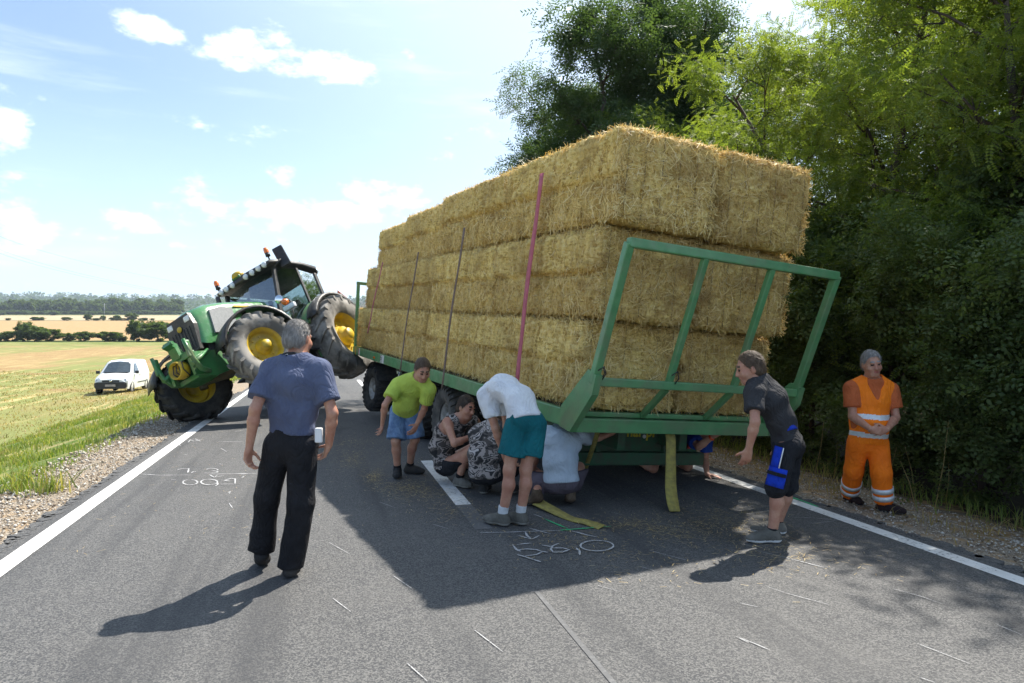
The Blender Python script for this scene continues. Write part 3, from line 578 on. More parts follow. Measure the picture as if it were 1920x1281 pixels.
def bale_mesh(seed):
    """box skin with rounded edges, flake ripples, a crease half way up, string grooves"""
    nx, ny, nz = 26, 52, 36; g = np.random.default_rng(seed); Vs = []; Fs = []; base = 0
    def face(ax, sg, na, nb):
        nonlocal base
        A, B = np.meshgrid(np.linspace(-1, 1, na), np.linspace(-1, 1, nb), indexing='ij'); p = np.zeros(A.shape+(3,)); o = [i for i in range(3) if i != ax]; p[..., o[0]] = A; p[..., o[1]] = B; p[..., ax] = sg
        i = base+np.arange(na*nb).reshape(na, nb); q = np.stack([i[:-1, :-1], i[1:, :-1], i[1:, 1:], i[:-1, 1:]], -1).reshape(-1, 4); Vs.append(p.reshape(-1, 3)); Fs.append(q if (sg > 0) != (ax == 1) else q[:, ::-1]); base += na*nb
    for sg in (-1, 1): face(0, sg, ny, nz); face(1, sg, nx, nz); face(2, sg, nx, ny)
    U = np.concatenate(Vs); Fq = np.concatenate(Fs); hs = np.array((BW/2, BL/2, BH/2)); p = U*hs
    r = .075+.02*snoise(p, 4, seed); core = hs-.10; q = np.clip(p, -core, core); dlt = p-q; L = np.linalg.norm(dlt, axis=1, keepdims=True); nrm = dlt/np.maximum(L, 1e-6)
    P = q+nrm*np.minimum(L, .10-.012)
    dsp = .014*snoise(P, 9, seed)+.010*snoise(P, 23, seed+1)+.009*g.normal(0, 1, len(P))
    dsp += .012*np.sin(P[:, 1]*2*np.pi/.115+1.5*snoise(P, 3, seed+5))*(np.abs(U[:, 1]) < .97)           # flakes
    crease = np.exp(-(P[:, 2]-.012*snoise(P, 5, seed+3))**2/.026**2)*(np.abs(U[:, 0]) > .99); dsp -= .12*crease*(.2+.8*(snoise(P, 2.3, seed+7) > -.15)); dsp += .018*np.sign(P[:, 2])*(np.abs(U[:, 0]) > .99)
    for xs in np.linspace(-.48, .48, 6): dsp -= .022*np.exp(-(P[:, 0]-xs)**2/.016**2)*((np.abs(U[:, 1]) > .99) | (np.abs(U[:, 2]) > .99))
    key = np.round(U*1000).astype(int); _, inv = np.unique(key, axis=0, return_inverse=True); inv = inv.ravel(); m_ = np.zeros(inv.max()+1); cn = np.bincount(inv); m_ = np.bincount(inv, dsp)/cn; P = P+nrm*m_[inv][:, None]
    me = npmesh('bale_body', P, Fq, True); return me
def bale_strands(seed, n=15000):
    g = np.random.default_rng(seed); hs = np.array((BW/2, BL/2, BH/2)); ar = np.array((BL*BH, BL*BH, BW*BH*1.3, BW*BH*1.3, BW*BL*.9)); fc = g.choice(5, n, p=ar/ar.sum())
    U = g.uniform(-1, 1, (n, 3)); nr = np.zeros((n, 3)); d = g.normal(0, 1, (n, 3))
    for i, (ax, sg) in enumerate(((0, -1), (0, 1), (1, -1), (1, 1), (2, 1))):
        m_ = fc == i; U[m_, ax] = sg; nr[m_, ax] = sg; d[m_, ax] *= .28
        if ax == 0: d[m_, 1] *= .42
    edge = g.random(n) < .03; e_ax = g.integers(0, 3, n); U[edge, e_ax[edge]] = np.sign(U[edge, e_ax[edge]])*g.uniform(.95, 1, edge.sum())
    p = U*hs; core = hs-.10; q = np.clip(p, -core, core); dl = p-q; L = np.linalg.norm(dl, axis=1, keepdims=True); nn = dl/np.maximum(L, 1e-6); p = q+nn*np.minimum(L, .10-.012)
    p += nn*(g.uniform(-.006, .022, (n, 1))-.11*np.exp(-(p[:, 2:3]/.028)**2)*(np.abs(U[:, :1]) > .99)); d /= np.linalg.norm(d, axis=1, keepdims=True); stick = g.random(n) < .07; d[stick] += nn[stick]*g.uniform(.2, .9, (stick.sum(), 1)); d /= np.linalg.norm(d, axis=1, keepdims=True)
    w = np.cross(d, nn); w /= np.maximum(np.linalg.norm(w, axis=1, keepdims=True), 1e-6); w = w*np.cos(.5)+nn*np.sin(.5)*g.choice([-1, 1], (n, 1)); w *= g.uniform(.0014, .0032, (n, 1)); L = g.uniform(.03, .17, (n, 1)); d = d*L/2; bend = nn*g.uniform(-.006, .012, (n, 1))
    V = np.stack([p-d-w, p-d+w, p+bend+w, p+bend-w, p+d+w, p+d-w], 1).reshape(-1, 3); i = 6*np.arange(n)[:, None]; Fq = np.concatenate([np.concatenate([i, i+1, i+2, i+3], 1), np.concatenate([i+3, i+2, i+4, i+5], 1)]); return npmesh('bale_strands', V, Fq)
BM = [bale_mesh(s_) for s_ in range(4)]; BS = [bale_strands(40+s_) for s_ in range(4)]
for q in BM: q.materials.append(MT['bale_straw'])
for q in BS: q.materials.append(MT['bale_strand'])
tw_ = MB()
for xs in np.linspace(-.48, .48, 6): tw_.tube([(xs, -BL/2+.012, -BH/2+.05), (xs, -BL/2+.008, 0), (xs, -BL/2+.012, BH/2-.05), (xs, -BL/2+.06, BH/2-.008), (xs, 0, BH/2-.005), (xs, BL/2-.06, BH/2-.008), (xs, BL/2-.012, BH/2-.05), (xs, BL/2-.012, -BH/2+.05)], .003, 4)
TWM = tw_.mesh('twine'); TWM.materials.append(MT['twine'])
LAY = ['bottom', 'middle', 'top']; CO = ['next to the green rear gate', 'second from the rear gate', 'third from the rear gate', 'at the tractor end']
R = random.Random(8)
# lengthwise start of each layer, sideways shift of each column
Y0 = {0: -.05, 1: -.27, 2: -.46}; HO = {0: .0, 1: .872, 2: 1.742}
INS = {(2, 2): .14, (2, 3): .26, (1, 3): .06, (1, 2): .03, (2, 1): .015}
for L in range(3):
    y = Y0[L]
    for c_ in range(4):
        for sd in range(2):
            ins = INS.get((L, c_), 0)+R.uniform(0, .045); rear_shift = (.05 if (L == 2) else 0)
            cx = .045+ins+BW/2+sd*(BW-.012+(.05 if L < 2 else 0))-.02*L; cz = HO[L]+BH/2+.004
            if L == 2 and c_ == 3: cz -= .03
            loc = TP(cx, y+BL/2, cz); q = (L*5+c_*3+sd*2) % 4
            e = thing('straw_bale', f'{LAY[L]}-layer straw bale on the {"field" if sd == 0 else "tree"} side, {CO[c_]}', 'straw bale', group='square straw bales stacked on the trailer', mw=Matrix.Translation(loc) @ (TR @ Matrix.Rotation(R.uniform(-.008, .008), 3, 'Z')).to_4x4() @ (Matrix.Rotation(math.pi, 4, 'Z') if R.random() < .5 else Matrix()))
            bo = link('bale_body', BM[q], None, e); s_ = link('loose_strands', BS[(q+c_) % 4], None, e); s_['kind'] = 'stuff'; link('twine', TWM, None, e)
        y += BL+.008+(.02 if L == 2 and c_ == 0 else 0)
# ---- lashing straps on the field side
def strap(y0, y1, z0, z1, m, w, label, sag=.0, x=-.075):
    n = 14; vs = []
    for i in range(n+1):
        f = i/n; y = y0+(y1-y0)*f; z = z0+(z1-z0)*f; xx = x-.02*math.sin(f*math.pi)+.003*math.sin(f*9)-(-.06 if z < -.02 else 0)*0; xx = min(xx, -.006-.02*(z > 0)-.06*min(max(z/.3, 0), 1))
        wv = w*(.8+.2*abs(math.cos(f*5+y0)))
        vs += [TP(xx, y-wv/2, z), TP(xx-.006, y+wv/2, z)]
    me = npmesh('strap', np.array(vs), np.array([(2*i, 2*i+1, 2*i+3, 2*i+2) for i in range(n)])); o = link('lashing_strap', me, MT[m]); solid(o, .004); tag(o, label, 'strap'); return o
strap(.84, 1.00, 2.36, .12, 'strap_red', .085, 'faded red lashing strap down the rear straw bales')
strap(3.02, 3.38, 2.0, -.19, 'strap_grey', .055, 'grey brown lashing strap second from the rear gate')
strap(5.05, 5.55, 1.80, -.19, 'strap_grey', .05, 'grey brown lashing strap third from the rear gate')
strap(7.35, 8.1, 1.75, .35, 'strap_red', .05, 'dull red lashing strap at the tractor end of the load')
# ---- yellow slings
def ribbon(pts, w, m, name, label, wdir=(1, .2, 0), th=.008, cat='sling'):
    P = [Vector(p) for p in pts]; Q = []
    for i in range(len(P)-1):
        a = P[max(i-1, 0)]; b_ = P[i]; c_ = P[i+1]; d_ = P[min(i+2, len(P)-1)]
        for j in range(6):
            f = j/6; Q.append(.5*((2*b_)+(c_-a)*f+(2*a-5*b_+4*c_-d_)*f*f+(3*b_-a-3*c_+d_)*f**3))
    Q.append(P[-1]); vs = []; ws = w if not np.isscalar(w) else [w]*len(P)
    for i, q in enumerate(Q):
        f = i/6; j = min(int(f), len(P)-2); ww = ws[j]+(ws[j+1]-ws[j])*(f-j); tg = (Q[min(i+1, len(Q)-1)]-Q[max(i-1, 0)]).normalized(); s_ = Vector(wdir); s_ = (s_-tg*s_.dot(tg)).normalized(); vs += [q-s_*ww/2, q+s_*ww/2]
    o = link(name, npmesh(name, np.array(vs), np.array([(2*i, 2*i+1, 2*i+3, 2*i+2) for i in range(len(Q)-1)]), True), MT[m]); solid(o, th); return tag(o, label, cat)
b_ = TP(1.33, .0, -.20); e_ = gpx(1266, 962)
t0_ = TP(1.20, -.02, -.20); e3 = Vector((e_[0], e_[1], .012))
ribbon([TP(1.20, .14, -.18), t0_, t0_.lerp(e3, .35)+Vector((.0, .03, 0)), t0_.lerp(e3, .7)+Vector((-.02, .02, 0)), t0_.lerp(e3, .9)+Vector((-.015, 0, 0)), e3], [.10, .10, .10, .11, .115, .10], 'yellow_sling', 'lifting_sling', 'yellow lifting sling hanging from the rear beam of the trailer to the road')
l0_ = TP(.38, .05, -.19); l1_ = Vector(gpx(1090, 905)); l1_.z = .03
ribbon([TP(.38, .2, -.18), l0_, l0_.lerp(l1_, .5)+Vector((.01, 0, 0)), l1_], .05, 'yellow_sling', 'lifting_sling', 'narrow yellow sling hanging behind the crouching man in pale shirt')
q = [gpx(1008, 952), gpx(1035, 962), gpx(1070, 976), gpx(1100, 984), gpx(1128, 992)]
zz = [.05, .03, .015, .02, .012]
ribbon([Vector((p[0], p[1], z)) for p, z in zip(q, zz)], [.12, .10, .07, .075, .09], 'yellow_sling', 'lifting_sling', 'yellow lifting sling lying on the road by the green spray mark', wdir=(.45, .9, .25))
# ================================================================== TRACTOR, tipped on its field side
mat('deere_green', (.035, .19, .05), (.028, .155, .042), 4, .40, rvar=.12, coat=.2, dust=((.20, .165, .10), .5))
mat('hood_green', (.06, .24, .075), (.05, .20, .06), 4, .24, rvar=.08, coat=.7, dust=((.20, .20, .14), .3))
mat('black_plastic', (.016, .017, .018), (.03, .03, .032), 12, .5, rvar=.12, dust=((.12, .105, .08), .45))
mat('cast_dirt', (.10, .075, .04), (.05, .06, .035), 9, .75, bump=.4, bscale=30)
mat('grille_mesh', (.025, .026, .027), (.05, .05, .05), 40, .6, bump=.6, bscale=220)
mat('panel_grey', (.24, .25, .25), (.19, .2, .2), 20, .6, bump=.3, bscale=300)
mat('lamp_glass', (.75, .77, .78), (.6, .62, .64), 30, .12, coat=.6)
mat('mirror_glass', (.75, .78, .8), None, rough=.05, metal=1.0)
mm, t, b, out = rawmat('tinted_glass'); gl = t.n('ShaderNodeBsdfGlossy'); gl.inputs[1].default_value = .03; gl.inputs[0].default_value = (.9, .95, 1, 1)
tp = t.n('ShaderNodeBsdfTransparent'); tp.inputs[0].default_value = (.60, .72, .74, 1); fr = t.n('ShaderNodeFresnel'); fr.inputs[0].default_value = 1.5; mx = t.n('ShaderNodeMixShader')
t.t.links.new(t.m('ADD', t.m('MULTIPLY', fr.outputs[0], .85), .20), mx.inputs[0]); t.t.links.new(tp.outputs[0], mx.inputs[1]); t.t.links.new(gl.outputs[0], mx.inputs[2]); t.t.links.new(mx.outputs[0], out.inputs[0])
mat('seat_cloth', (.05, .05, .055), (.09, .08, .07), 20, .9, bump=.3)
mat('rubber_mud', (.34, .32, .29), (.13, .122, .11), 2.6, .9, bump=.25, bscale=40, spec=.15, thr=(.38, .62))
def tractor_rot(h, ro, pi): return Matrix.Rotation(h, 3, 'Z') @ Matrix.Rotation(pi, 3, 'Y') @ Matrix.Rotation(ro, 3, 'X')
QS = .956; QO = Vector((-4.309, 15.832, .374)); QM = Matrix.Translation(QO) @ tractor_rot(rad(-111.45), rad(25.7), 0).to_4x4() @ Matrix.Scale(QS, 4)
trc = thing('tractor', 'green farm tractor with yellow wheel rims tipped onto its field side wheels', 'tractor', mw=QM)
R = random.Random(4)
def tractor_wheel(x, y, z, Rr, w, rr, nl, steer, left, tm, squash=0):
    M = Matrix.Translation((x, y, z)) @ Matrix.Rotation(steer, 4, 'Z') @ (Matrix() if left else Matrix.Rotation(math.pi, 4, 'Z')) @ Matrix.Rotation(R.uniform(0, 6), 4, 'Y')
    wh = sub('wheel', trc, M); mb = MB(); mb.lathe(tyre_profile(Rr-.045, w, rr), 56)
    for sd in (-1, 1): lugs(mb, Rr-.047, w, nl, .045, .062, .26*sd*sd*(1 if True else 1), sd, 1.02)
    mb.build('tyre', [MT[tm], MT['rubber_dusty']], wh)
    h = w/2; dish = .02
    MB().lathe([(rr+.02, -h*.74), (rr+.035, -h*.78), (rr+.02, -h*.70), (rr-.03, -h*.55), (rr-.05, -h*.1), (rr-.05, h*.2), (rr-.03, h*.55), (rr+.02, h*.72), (rr+.038, h*.80), (rr+.02, h*.76), (rr-.045, h*.55), (rr-.06, h*.2), (rr-.075, dish+.02), (rr*.70, dish), (rr*.42, dish+.05), (rr*.40, dish+.05)], 44).build('rim', MT['yellow_paint'], wh)
    MB().lathe([(0.0, dish+.24), (rr*.24, dish+.24), (rr*.27, dish+.21), (rr*.28, dish+.12), (rr*.44, dish+.10), (rr*.46, dish-.02)], 28).build('hub', MT['yellow_paint'], wh)
    for i in range(8 if Rr < .9 else 10):
        a = 2*math.pi*i/(8 if Rr < .9 else 10); q = rr*.60; MB().cyl((q*math.cos(a), dish, q*math.sin(a)), (q*math.cos(a), dish+.045, q*math.sin(a)), .022, n=6, smooth=False).build('wheel_bolt', MT['yellow_paint'], wh)
    return wh
ST = rad(-24)
tractor_wheel(0, 1.0, .99, 1.0, .66, .54, 20, 0, True, 'rubber_mud'); tractor_wheel(0, -1.0, .99, 1.0, .66, .54, 20, 0, False, 'rubber')
tractor_wheel(2.85, 1.0, .74, .73, .54, .375, 18, ST, True, 'rubber_mud'); tractor_wheel(2.85, -1.0, .74, .74, .54, .375, 18, ST, False, 'rubber')
for o in bpy.data.objects:       # dusty tread faces on the raised wheels
    pass
def pt(name, mb, m, parent=trc): return mb.build(name, MT[m], parent)
# backbone, engine, axles
m = MB(); m.box((.2, 0, .95), (1.5, .62, .62), bev=.05); m.box((1.6, 0, .88), (1.6, .50, .55), bev=.04); m.box((2.7, 0, .95), (1.0, .56, .5), bev=.04); pt('transmission', m, 'black_plastic')
m = MB(); m.box((2.55, 0, 1.25), (1.7, .62, .5), bev=.05); pt('engine', m, 'grille_mesh')
m = MB(); m.tube([(0, -1.0, .99), (0, -.45, .99), (0, .45, .99), (0, 1.0, .99)], [.13, .2, .2, .13], 16); pt('rear_axle', m, 'black_plastic')
m = MB(); m.tube([(2.85, -.78, .76), (2.85, -.55, .74), (2.85, -.2, .70), (2.85, 0, .70), (2.85, .2, .70), (2.85, .55, .74), (2.85, .78, .76)], [.10, .095, .12, .17, .12, .095, .10], 14); m.cyl((2.85, -.74, .62), (2.85, -.74, .95), .085); m.cyl((2.85, .74, .62), (2.85, .74, .95), .085); m.cyl((3.05, -.62, .72), (3.05, .62, .72), .035); pt('front_axle', m, 'cast_dirt')
# hood: lofted shell
hs = [(1.55, .48, 1.30, 2.16, .10), (2.2, .46, 1.24, 2.15, .12), (2.8, .44, 1.20, 2.11, .13), (3.2, .42, 1.16, 2.05, .14), (3.5, .38, 1.16, 1.95, .16), (3.62, .32, 1.20, 1.80, .16)]
vs = []; n_ = 0
for (x, hw, z0, z1, rr) in hs:
    ring = [(-hw, z0), (-hw*1.02, (z0+z1)/2), (-hw, z1-rr), (-hw+rr*.35, z1-rr*.3), (-hw+rr, z1), (0, z1+.03), (hw-rr, z1), (hw-rr*.35, z1-rr*.3), (hw, z1-rr), (hw*1.02, (z0+z1)/2), (hw, z0)]; n_ = len(ring); vs += [(x, y, z) for y, z in ring]
fs = [(i*n_+j, i*n_+j+1, (i+1)*n_+j+1, (i+1)*n_+j) for i in range(len(hs)-1) for j in range(n_-1)]; fs.append(tuple((len(hs)-1)*n_+j for j in range(n_)))
hood = MB().add(vs, fs, True).build('hood', MT['hood_green'], trc)
for sd in (-1, 1):
    MB().prism([(2.62, 1.40), (2.62, 1.93), (2.95, 1.95), (3.26, 1.86), (3.30, 1.36)], sd*.455, sd*.42, 1).build('side_grille', MT['panel_grey'], hood)
    for i in range(4): MB().box((2.02+i*.09, sd*.468, 1.84), (.045, .02, .12), bev=.008).build('vent_slot', MT['black_plastic'], hood)
    MB().prism([(1.55, 2.0), (2.55, 1.985), (2.60, 1.95), (1.55, 1.955)], sd*.475, sd*.46, 1).build('yellow_stripe', MT['yellow_paint'], hood)
m = MB(); m.prism([(-.31, 1.08), (.31, 1.08), (.36, 1.60), (.29, 1.86), (-.29, 1.86), (-.36, 1.60)], 3.58, 3.68, 0); gr = pt('nose_grille', m, 'black_plastic')
for i in range(7): MB().box((3.685, -.24+i*.08, 1.36), (.02, .02, .46), bev=.006).build('grille_bar', MT['grille_mesh'], gr)
for sd in (-1, 1): MB().box((3.66, sd*.235, 1.75), (.07, .15, .12), bev=.03).build('headlight', MT['lamp_glass'], gr)
m = MB(); m.lathe([(0, .012), (.055, .012), (.06, 0)], 20, Matrix.Translation((3.70, 0, 1.62)) @ Matrix.Rotation(rad(-90), 4, 'Z')); bd = pt('badge', m, 'yellow_paint', gr)
# front linkage: green frame, yellow shaft guard
m = MB()
for sd in (-1, 1):
    m.prism([(3.05, .62), (3.2, 1.05), (3.85, 1.02), (4.02, .88), (4.0, .55), (3.5, .5)], sd*.28-.03, sd*.28+.03, 1)
m.box((3.92, 0, .98), (.16, .62, .14), bev=.02); m.box((3.65, 0, .56), (.5, .5, .10), bev=.02); pt('hitch_frame', m, 'deere_green')
for sd in (-1, 1):
    m = MB(); m.tube([(3.7, sd*.36, .58), (3.92, sd*.40, .62), (4.06, sd*.43, .80), (4.12, sd*.44, 1.02), (4.15, sd*.44, 1.22)], [.05, .055, .05, .045, .035], 8); m.box((4.10, sd*.44, 1.02), (.12, .06, .34), bev=.02); pt('lower_link', m, 'deere_green')
    m = MB(); m.cyl((3.55, sd*.34, 1.02), (4.1, sd*.40, .72), .045, n=12); pt('lift_cylinder', m, 'deere_green')
m = MB(); m.prism([(3.85, .98), (3.98, 1.28), (4.12, 1.34), (4.16, 1.26), (4.06, 1.2), (4.02, .98)], -.10, .10, 1); m.cyl((4.1, -.13, 1.29), (4.1, .13, 1.29), .035); pt('top_link_bracket', m, 'deere_green')
m = MB(); m.lathe([(.06, .0), (.155, .0), (.175, .06), (.17, .22), (.15, .24), (.145, .03), (.07, .02)], 26, Matrix.Translation((3.92, 0, .76)) @ Matrix.Rotation(rad(-90), 4, 'Z')); m.lathe([(0, .2), (.03, .2), (.03, 0)], 12, Matrix.Translation((3.9, 0, .76)) @ Matrix.Rotation(rad(-90), 4, 'Z')); pt('shaft_guard', m, 'yellow_paint')
for i in range(5): pt('hydraulic_hose', MB().tube([(3.9, -.12+i*.06, .92), (4.08, -.16+i*.08, .88), (4.12, -.18+i*.09, .72), (3.98, -.14+i*.07, .60)], .012, 6), 'black_plastic')
# fenders
def fender(name, x, y, z, r, w, a0, a1, m, steer=0, drop=.0, n=14, parent=trc, lip=0):
    mb = MB(); pr = [(r*math.cos(rad(a0+(a1-a0)*i/n)), r*math.sin(rad(a0+(a1-a0)*i/n))) for i in range(n+1)]; M = Matrix.Translation((x, y, z)) @ Matrix.Rotation(steer, 4, 'Z')
    vs = []
    for (p, q) in pr: vs += [M @ Vector((p, -w/2, q)), M @ Vector((p*1.015, 0, q*1.015)), M @ Vector((p, w/2, q)), M @ Vector((p*.93, w/2+lip, q*.93))]
    fs = [(i*4+j, i*4+j+1, i*4+j+5, i*4+j+4) for i in range(n) for j in range(3 if lip or True else 2)]; mb.add(vs, fs, True); return solid(mb.build(name, MT[m], parent), .012)
for sd in (-1, 1): fender('front_fender', 2.85, sd*1.0, .76, .82, .50, 8, 168, 'black_plastic', ST); fender('rear_fender', 0, sd*.78, 1.0, 1.08, .34, 20, 150, 'deere_green'); fender('fender_flare', 0, sd*1.08, 1.0, 1.10, .27, 25, 158, 'black_plastic')
for sd in (-1, 1): pt('fender_arm', MB().tube([(2.85, sd*.72, .95), (2.85, sd*.72, 1.45), (2.85, sd*.95, 1.62)], .03, 8), 'black_plastic')
# cab
cabm = sub('cab', trc)
def CB(name, mb, m): return mb.build(name, MT[m], cabm)
LF, LB = (1.56, .66, 1.30), (-.22, .80, 1.55); UF, UB = (1.18, .76, 2.90), (-.26, .76, 2.86); LM, UM = (.48, .86, 1.15), (.44, .80, 2.92)
for sd in (-1, 1):
    f = lambda p: (p[0], p[1]*sd, p[2])
    CB('front_pillar', MB().bar(f(LF), f(UF), .075, .10, (1, 0, 0), .015), 'black_plastic'); CB('rear_pillar', MB().bar(f(LB), f(UB), .08, .10, (1, 0, 0), .015), 'black_plastic'); CB('door_pillar', MB().bar(f(LM), f(UM), .05, .07, (1, 0, 0), .012), 'black_plastic')
    CB('door_glass', MB().add([f(q) for q in ((1.53, .68, 1.36), (.50, .87, 1.12), (.46, .81, 2.88), (1.18, .77, 2.86))], [(0, 1, 2, 3)]), 'tinted_glass'); CB('side_glass', MB().add([f(q) for q in ((.47, .86, 1.55), (-.20, .81, 1.60), (-.24, .77, 2.83), (.43, .81, 2.88))], [(0, 1, 2, 3)]), 'tinted_glass')
    CB('door_rail', MB().bar(f((1.54, .68, 1.32)), f((.49, .87, 1.10)), .05, .06, bev=.01), 'black_plastic')
CB('windscreen', MB().add([(1.54, -.64, 1.60), (1.60, 0, 1.60), (1.54, .64, 1.60), (1.20, .74, 2.86), (1.26, 0, 2.88), (1.20, -.74, 2.86)], [(0, 1, 4, 5), (1, 2, 3, 4)]), 'tinted_glass')
CB('rear_window', MB().add([(-.25, -.76, 1.6), (-.25, .76, 1.6), (-.28, .72, 2.82), (-.28, -.72, 2.82)], [(0, 1, 2, 3)]), 'tinted_glass')
CB('cab_base', MB().box((.5, 0, 1.25), (1.9, 1.30, .30), bev=.05).box((1.42, 0, 1.46), (.14, 1.2, .34), bev=.04), 'black_plastic')
m = MB(); ro = [(1.42, -.78, 2.99, .05), (1.36, -.84, 3.04, .06), (1.0, -.86, 3.09, .07), (.2, -.86, 3.10, .08), (-.32, -.82, 3.06, .07), (-.44, -.74, 2.99, .05)]
vs = []
for (x, hw, z1, th) in ro:
    hw = abs(hw); ring = [(-hw, z1-th-.06), (-hw-.02, z1-th*.5), (-hw*.8, z1-.01), (0, z1+.03), (hw*.8, z1-.01), (hw+.02, z1-th*.5), (hw, z1-th-.06)]; vs += [(x, y, z) for y, z in ring]
fs = [(i*7+j, i*7+j+1, i*7+j+8, i*7+j+7) for i in range(5) for j in range(6)]+[(i*7+6, i*7, i*7+7, i*7+13) for i in range(5)]+[tuple(range(7)), tuple(range(41, 34, -1))]
roof = CB('roof', m.add(vs, fs, True), 'black_plastic')
for y in (-.66, -.50, -.30, .12, .32, .52, .70): MB().lathe([(0, .03), (.058, .028), (.068, 0), (.068, -.03)], 18, Matrix.Translation((1.42, y*1.02, 2.945)) @ Matrix.Rotation(rad(-90), 4, 'Z')).build('work_light', MT['lamp_glass'], roof)
MB().lathe([(0, .03), (.06, .028), (.07, 0), (.07, -.03)], 18, Matrix.Translation((-.42, .76, 2.97)) @ Matrix.Rotation(rad(20), 4, 'Z')).build('work_light', MT['lamp_glass'], roof)
def beacon(p, lean=0):
    p = Vector(p); b_ = CB('beacon', MB().cyl(p, p+Vector((0, 0, .12)), .02).cyl(p+Vector((0, 0, .12)), p+Vector((0, 0, .20)), .055, .05), 'black_plastic'); MB().lathe([(.055, 0), (.058, .08), (.045, .13), (0, .145)], 18, Matrix.Translation(p+Vector((0, 0, .20))) @ Matrix.Rotation(rad(90), 4, 'X')).build('lens', MT['orange_lamp'], b_)
beacon((1.25, .78, 3.03)); beacon((1.25, -.86, 3.02))
CB('receiver_dome', MB().lathe([(.13, 0), (.15, .05), (.13, .11), (.06, .15), (0, .155)], 20, Matrix.Translation((1.3, -.16, 3.07)) @ Matrix.Rotation(rad(90), 4, 'X')), 'yellow_paint'); CB('receiver_bracket', MB().box((1.26, -.16, 3.07), (.30, .24, .07), bev=.02), 'deere_green')
m = MB(); m.tube([(1.22, .80, 2.86), (1.1, .92, 3.0), (1.02, .90, 3.04)], .022, 8); ar = CB('mirror_arm', m, 'black_plastic'); MB().box((.94, .90, 3.12), (.10, .25, .52), Matrix.Rotation(rad(8), 3, 'X') @ Matrix.Rotation(rad(25), 3, 'Z'), .03).build('mirror', MT['black_plastic'], ar)
CB('aerial', MB().cyl((-.05, .6, 3.08), (-.12, .6, 3.3), .006, n=6), 'black_plastic')
# left: indicator and low mirror bracket in front of the door
m = MB(); m.tube([(1.45, .70, 1.70), (1.52, .95, 1.78), (1.50, 1.10, 1.80)], .022, 8); ar = CB('lamp_arm', m, 'black_plastic'); MB().box((1.53, 1.02, 1.72), (.10, .32, .12), bev=.03).build('road_lamp', MT['lamp_glass'], ar); MB().lathe([(0, .05), (.06, .04), (.075, 0), (.075, -.06)], 16, Matrix.Translation((1.56, .96, 1.87)) @ Matrix.Rotation(rad(-90), 4, 'Z')).build('indicator', MT['orange_lamp'], ar)
MB().lathe([(0, .012), (.09, .012), (.10, 0)], 20, Matrix.Translation((1.50, .80, 2.02)) @ Matrix.Rotation(rad(-80), 4, 'Z')).build('round_mirror', MT['mirror_glass'], ar)
# inside
CB('seat', MB().box((.1, 0, 1.65), (.5, .5, .14), bev=.05).box((-.14, 0, 2.0), (.14, .48, .62), Matrix.Rotation(rad(-10), 3, 'Y'), .05).box((-.18, 0, 2.38), (.10, .26, .18), bev=.04), 'seat_cloth')
CB('steering_wheel', MB().lathe([(.17, .012), (.185, 0), (.17, -.012), (.155, 0)], 24, Matrix.Translation((.85, 0, 1.98)) @ Matrix.Rotation(rad(-60), 4, 'Y') @ Matrix.Rotation(rad(90), 4, 'X'), closed=True).cyl((1.15, 0, 1.5), (.86, 0, 1.97), .04), 'black_plastic')
CB('console', MB().box((1.25, 0, 1.62), (.30, .5, .32), bev=.05).box((.55, -.5, 1.75), (.6, .2, .35), bev=.05), 'seat_cloth'); CB('hand_rail', MB().tube([(1.40, .80, 1.35), (1.36, .92, 1.6), (1.25, .90, 1.95), (1.22, .82, 2.02)], .016, 8), 'black_plastic')
CB('monitor', MB().box((.75, -.52, 2.1), (.06, .28, .2), bev=.02), 'black_plastic')
# steps, tank, exhaust, triangle, drawbar hook
st_ = sub('steps', trc)
for i in range(4): MB().box((1.15-.03*i, .78+.03*(3-i)*.6, .50+.24*i), (.42, .26, .035), bev=.01).build('step', MT['black_plastic'], st_)
for x in (.93, 1.36): MB().bar((x, .90, .46), (x-.05, .80, 1.28), .03, .05, bev=.006).build('step_side', MT['deere_green'], st_)
pt('fuel_tank', MB().box((.95, .58, .78), (.95, .36, .52), bev=.08), 'black_plastic'); pt('fuel_tank', MB().box((.95, -.58, .78), (.95, .36, .52), bev=.08), 'black_plastic')
pt('tool_box', MB().box((1.72, .60, 1.02), (.38, .32, .26), bev=.04), 'black_plastic')
pt('exhaust_stack', MB().tube([(1.66, -.62, 1.3), (1.62, -.72, 1.9), (1.50, -.78, 2.5), (1.45, -.80, 2.88)], [.08, .08, .06, .05], 14), 'black_plastic')
mat('reflex_orange', (.75, .16, .06), (.62, .12, .05), 20, .5); pt('warning_triangle', MB().prism([(.62, 2.02), (1.06, 2.02), (.84, 2.40)], -.86, -.85, 0), 'reflex_orange')
pt('rear_lamp', MB().box((-.55, .98, 2.10), (.10, .22, .12), bev=.03), 'black_plastic')
for sd in (-1, 1): pt('rear_link', MB().bar((-.3, sd*.35, .8), (-1.1, sd*.42, .55), .06, .10, bev=.01), 'deere_green')
pt('hitch', MB().box((-.62, 0, .55), (.4, .22, .25), bev=.03), 'black_plastic')
# model figures
RYt = Matrix.Translation((2.33, .457, 1.58)) @ Matrix.Rotation(math.pi, 4, 'Z') @ RX
# a spill of green coolant hose under the belly
pt('belly_plate', MB().prism([(.4, .62), (2.3, .60), (2.4, .52), (.4, .5)], -.3, .3, 1), 'black_plastic')
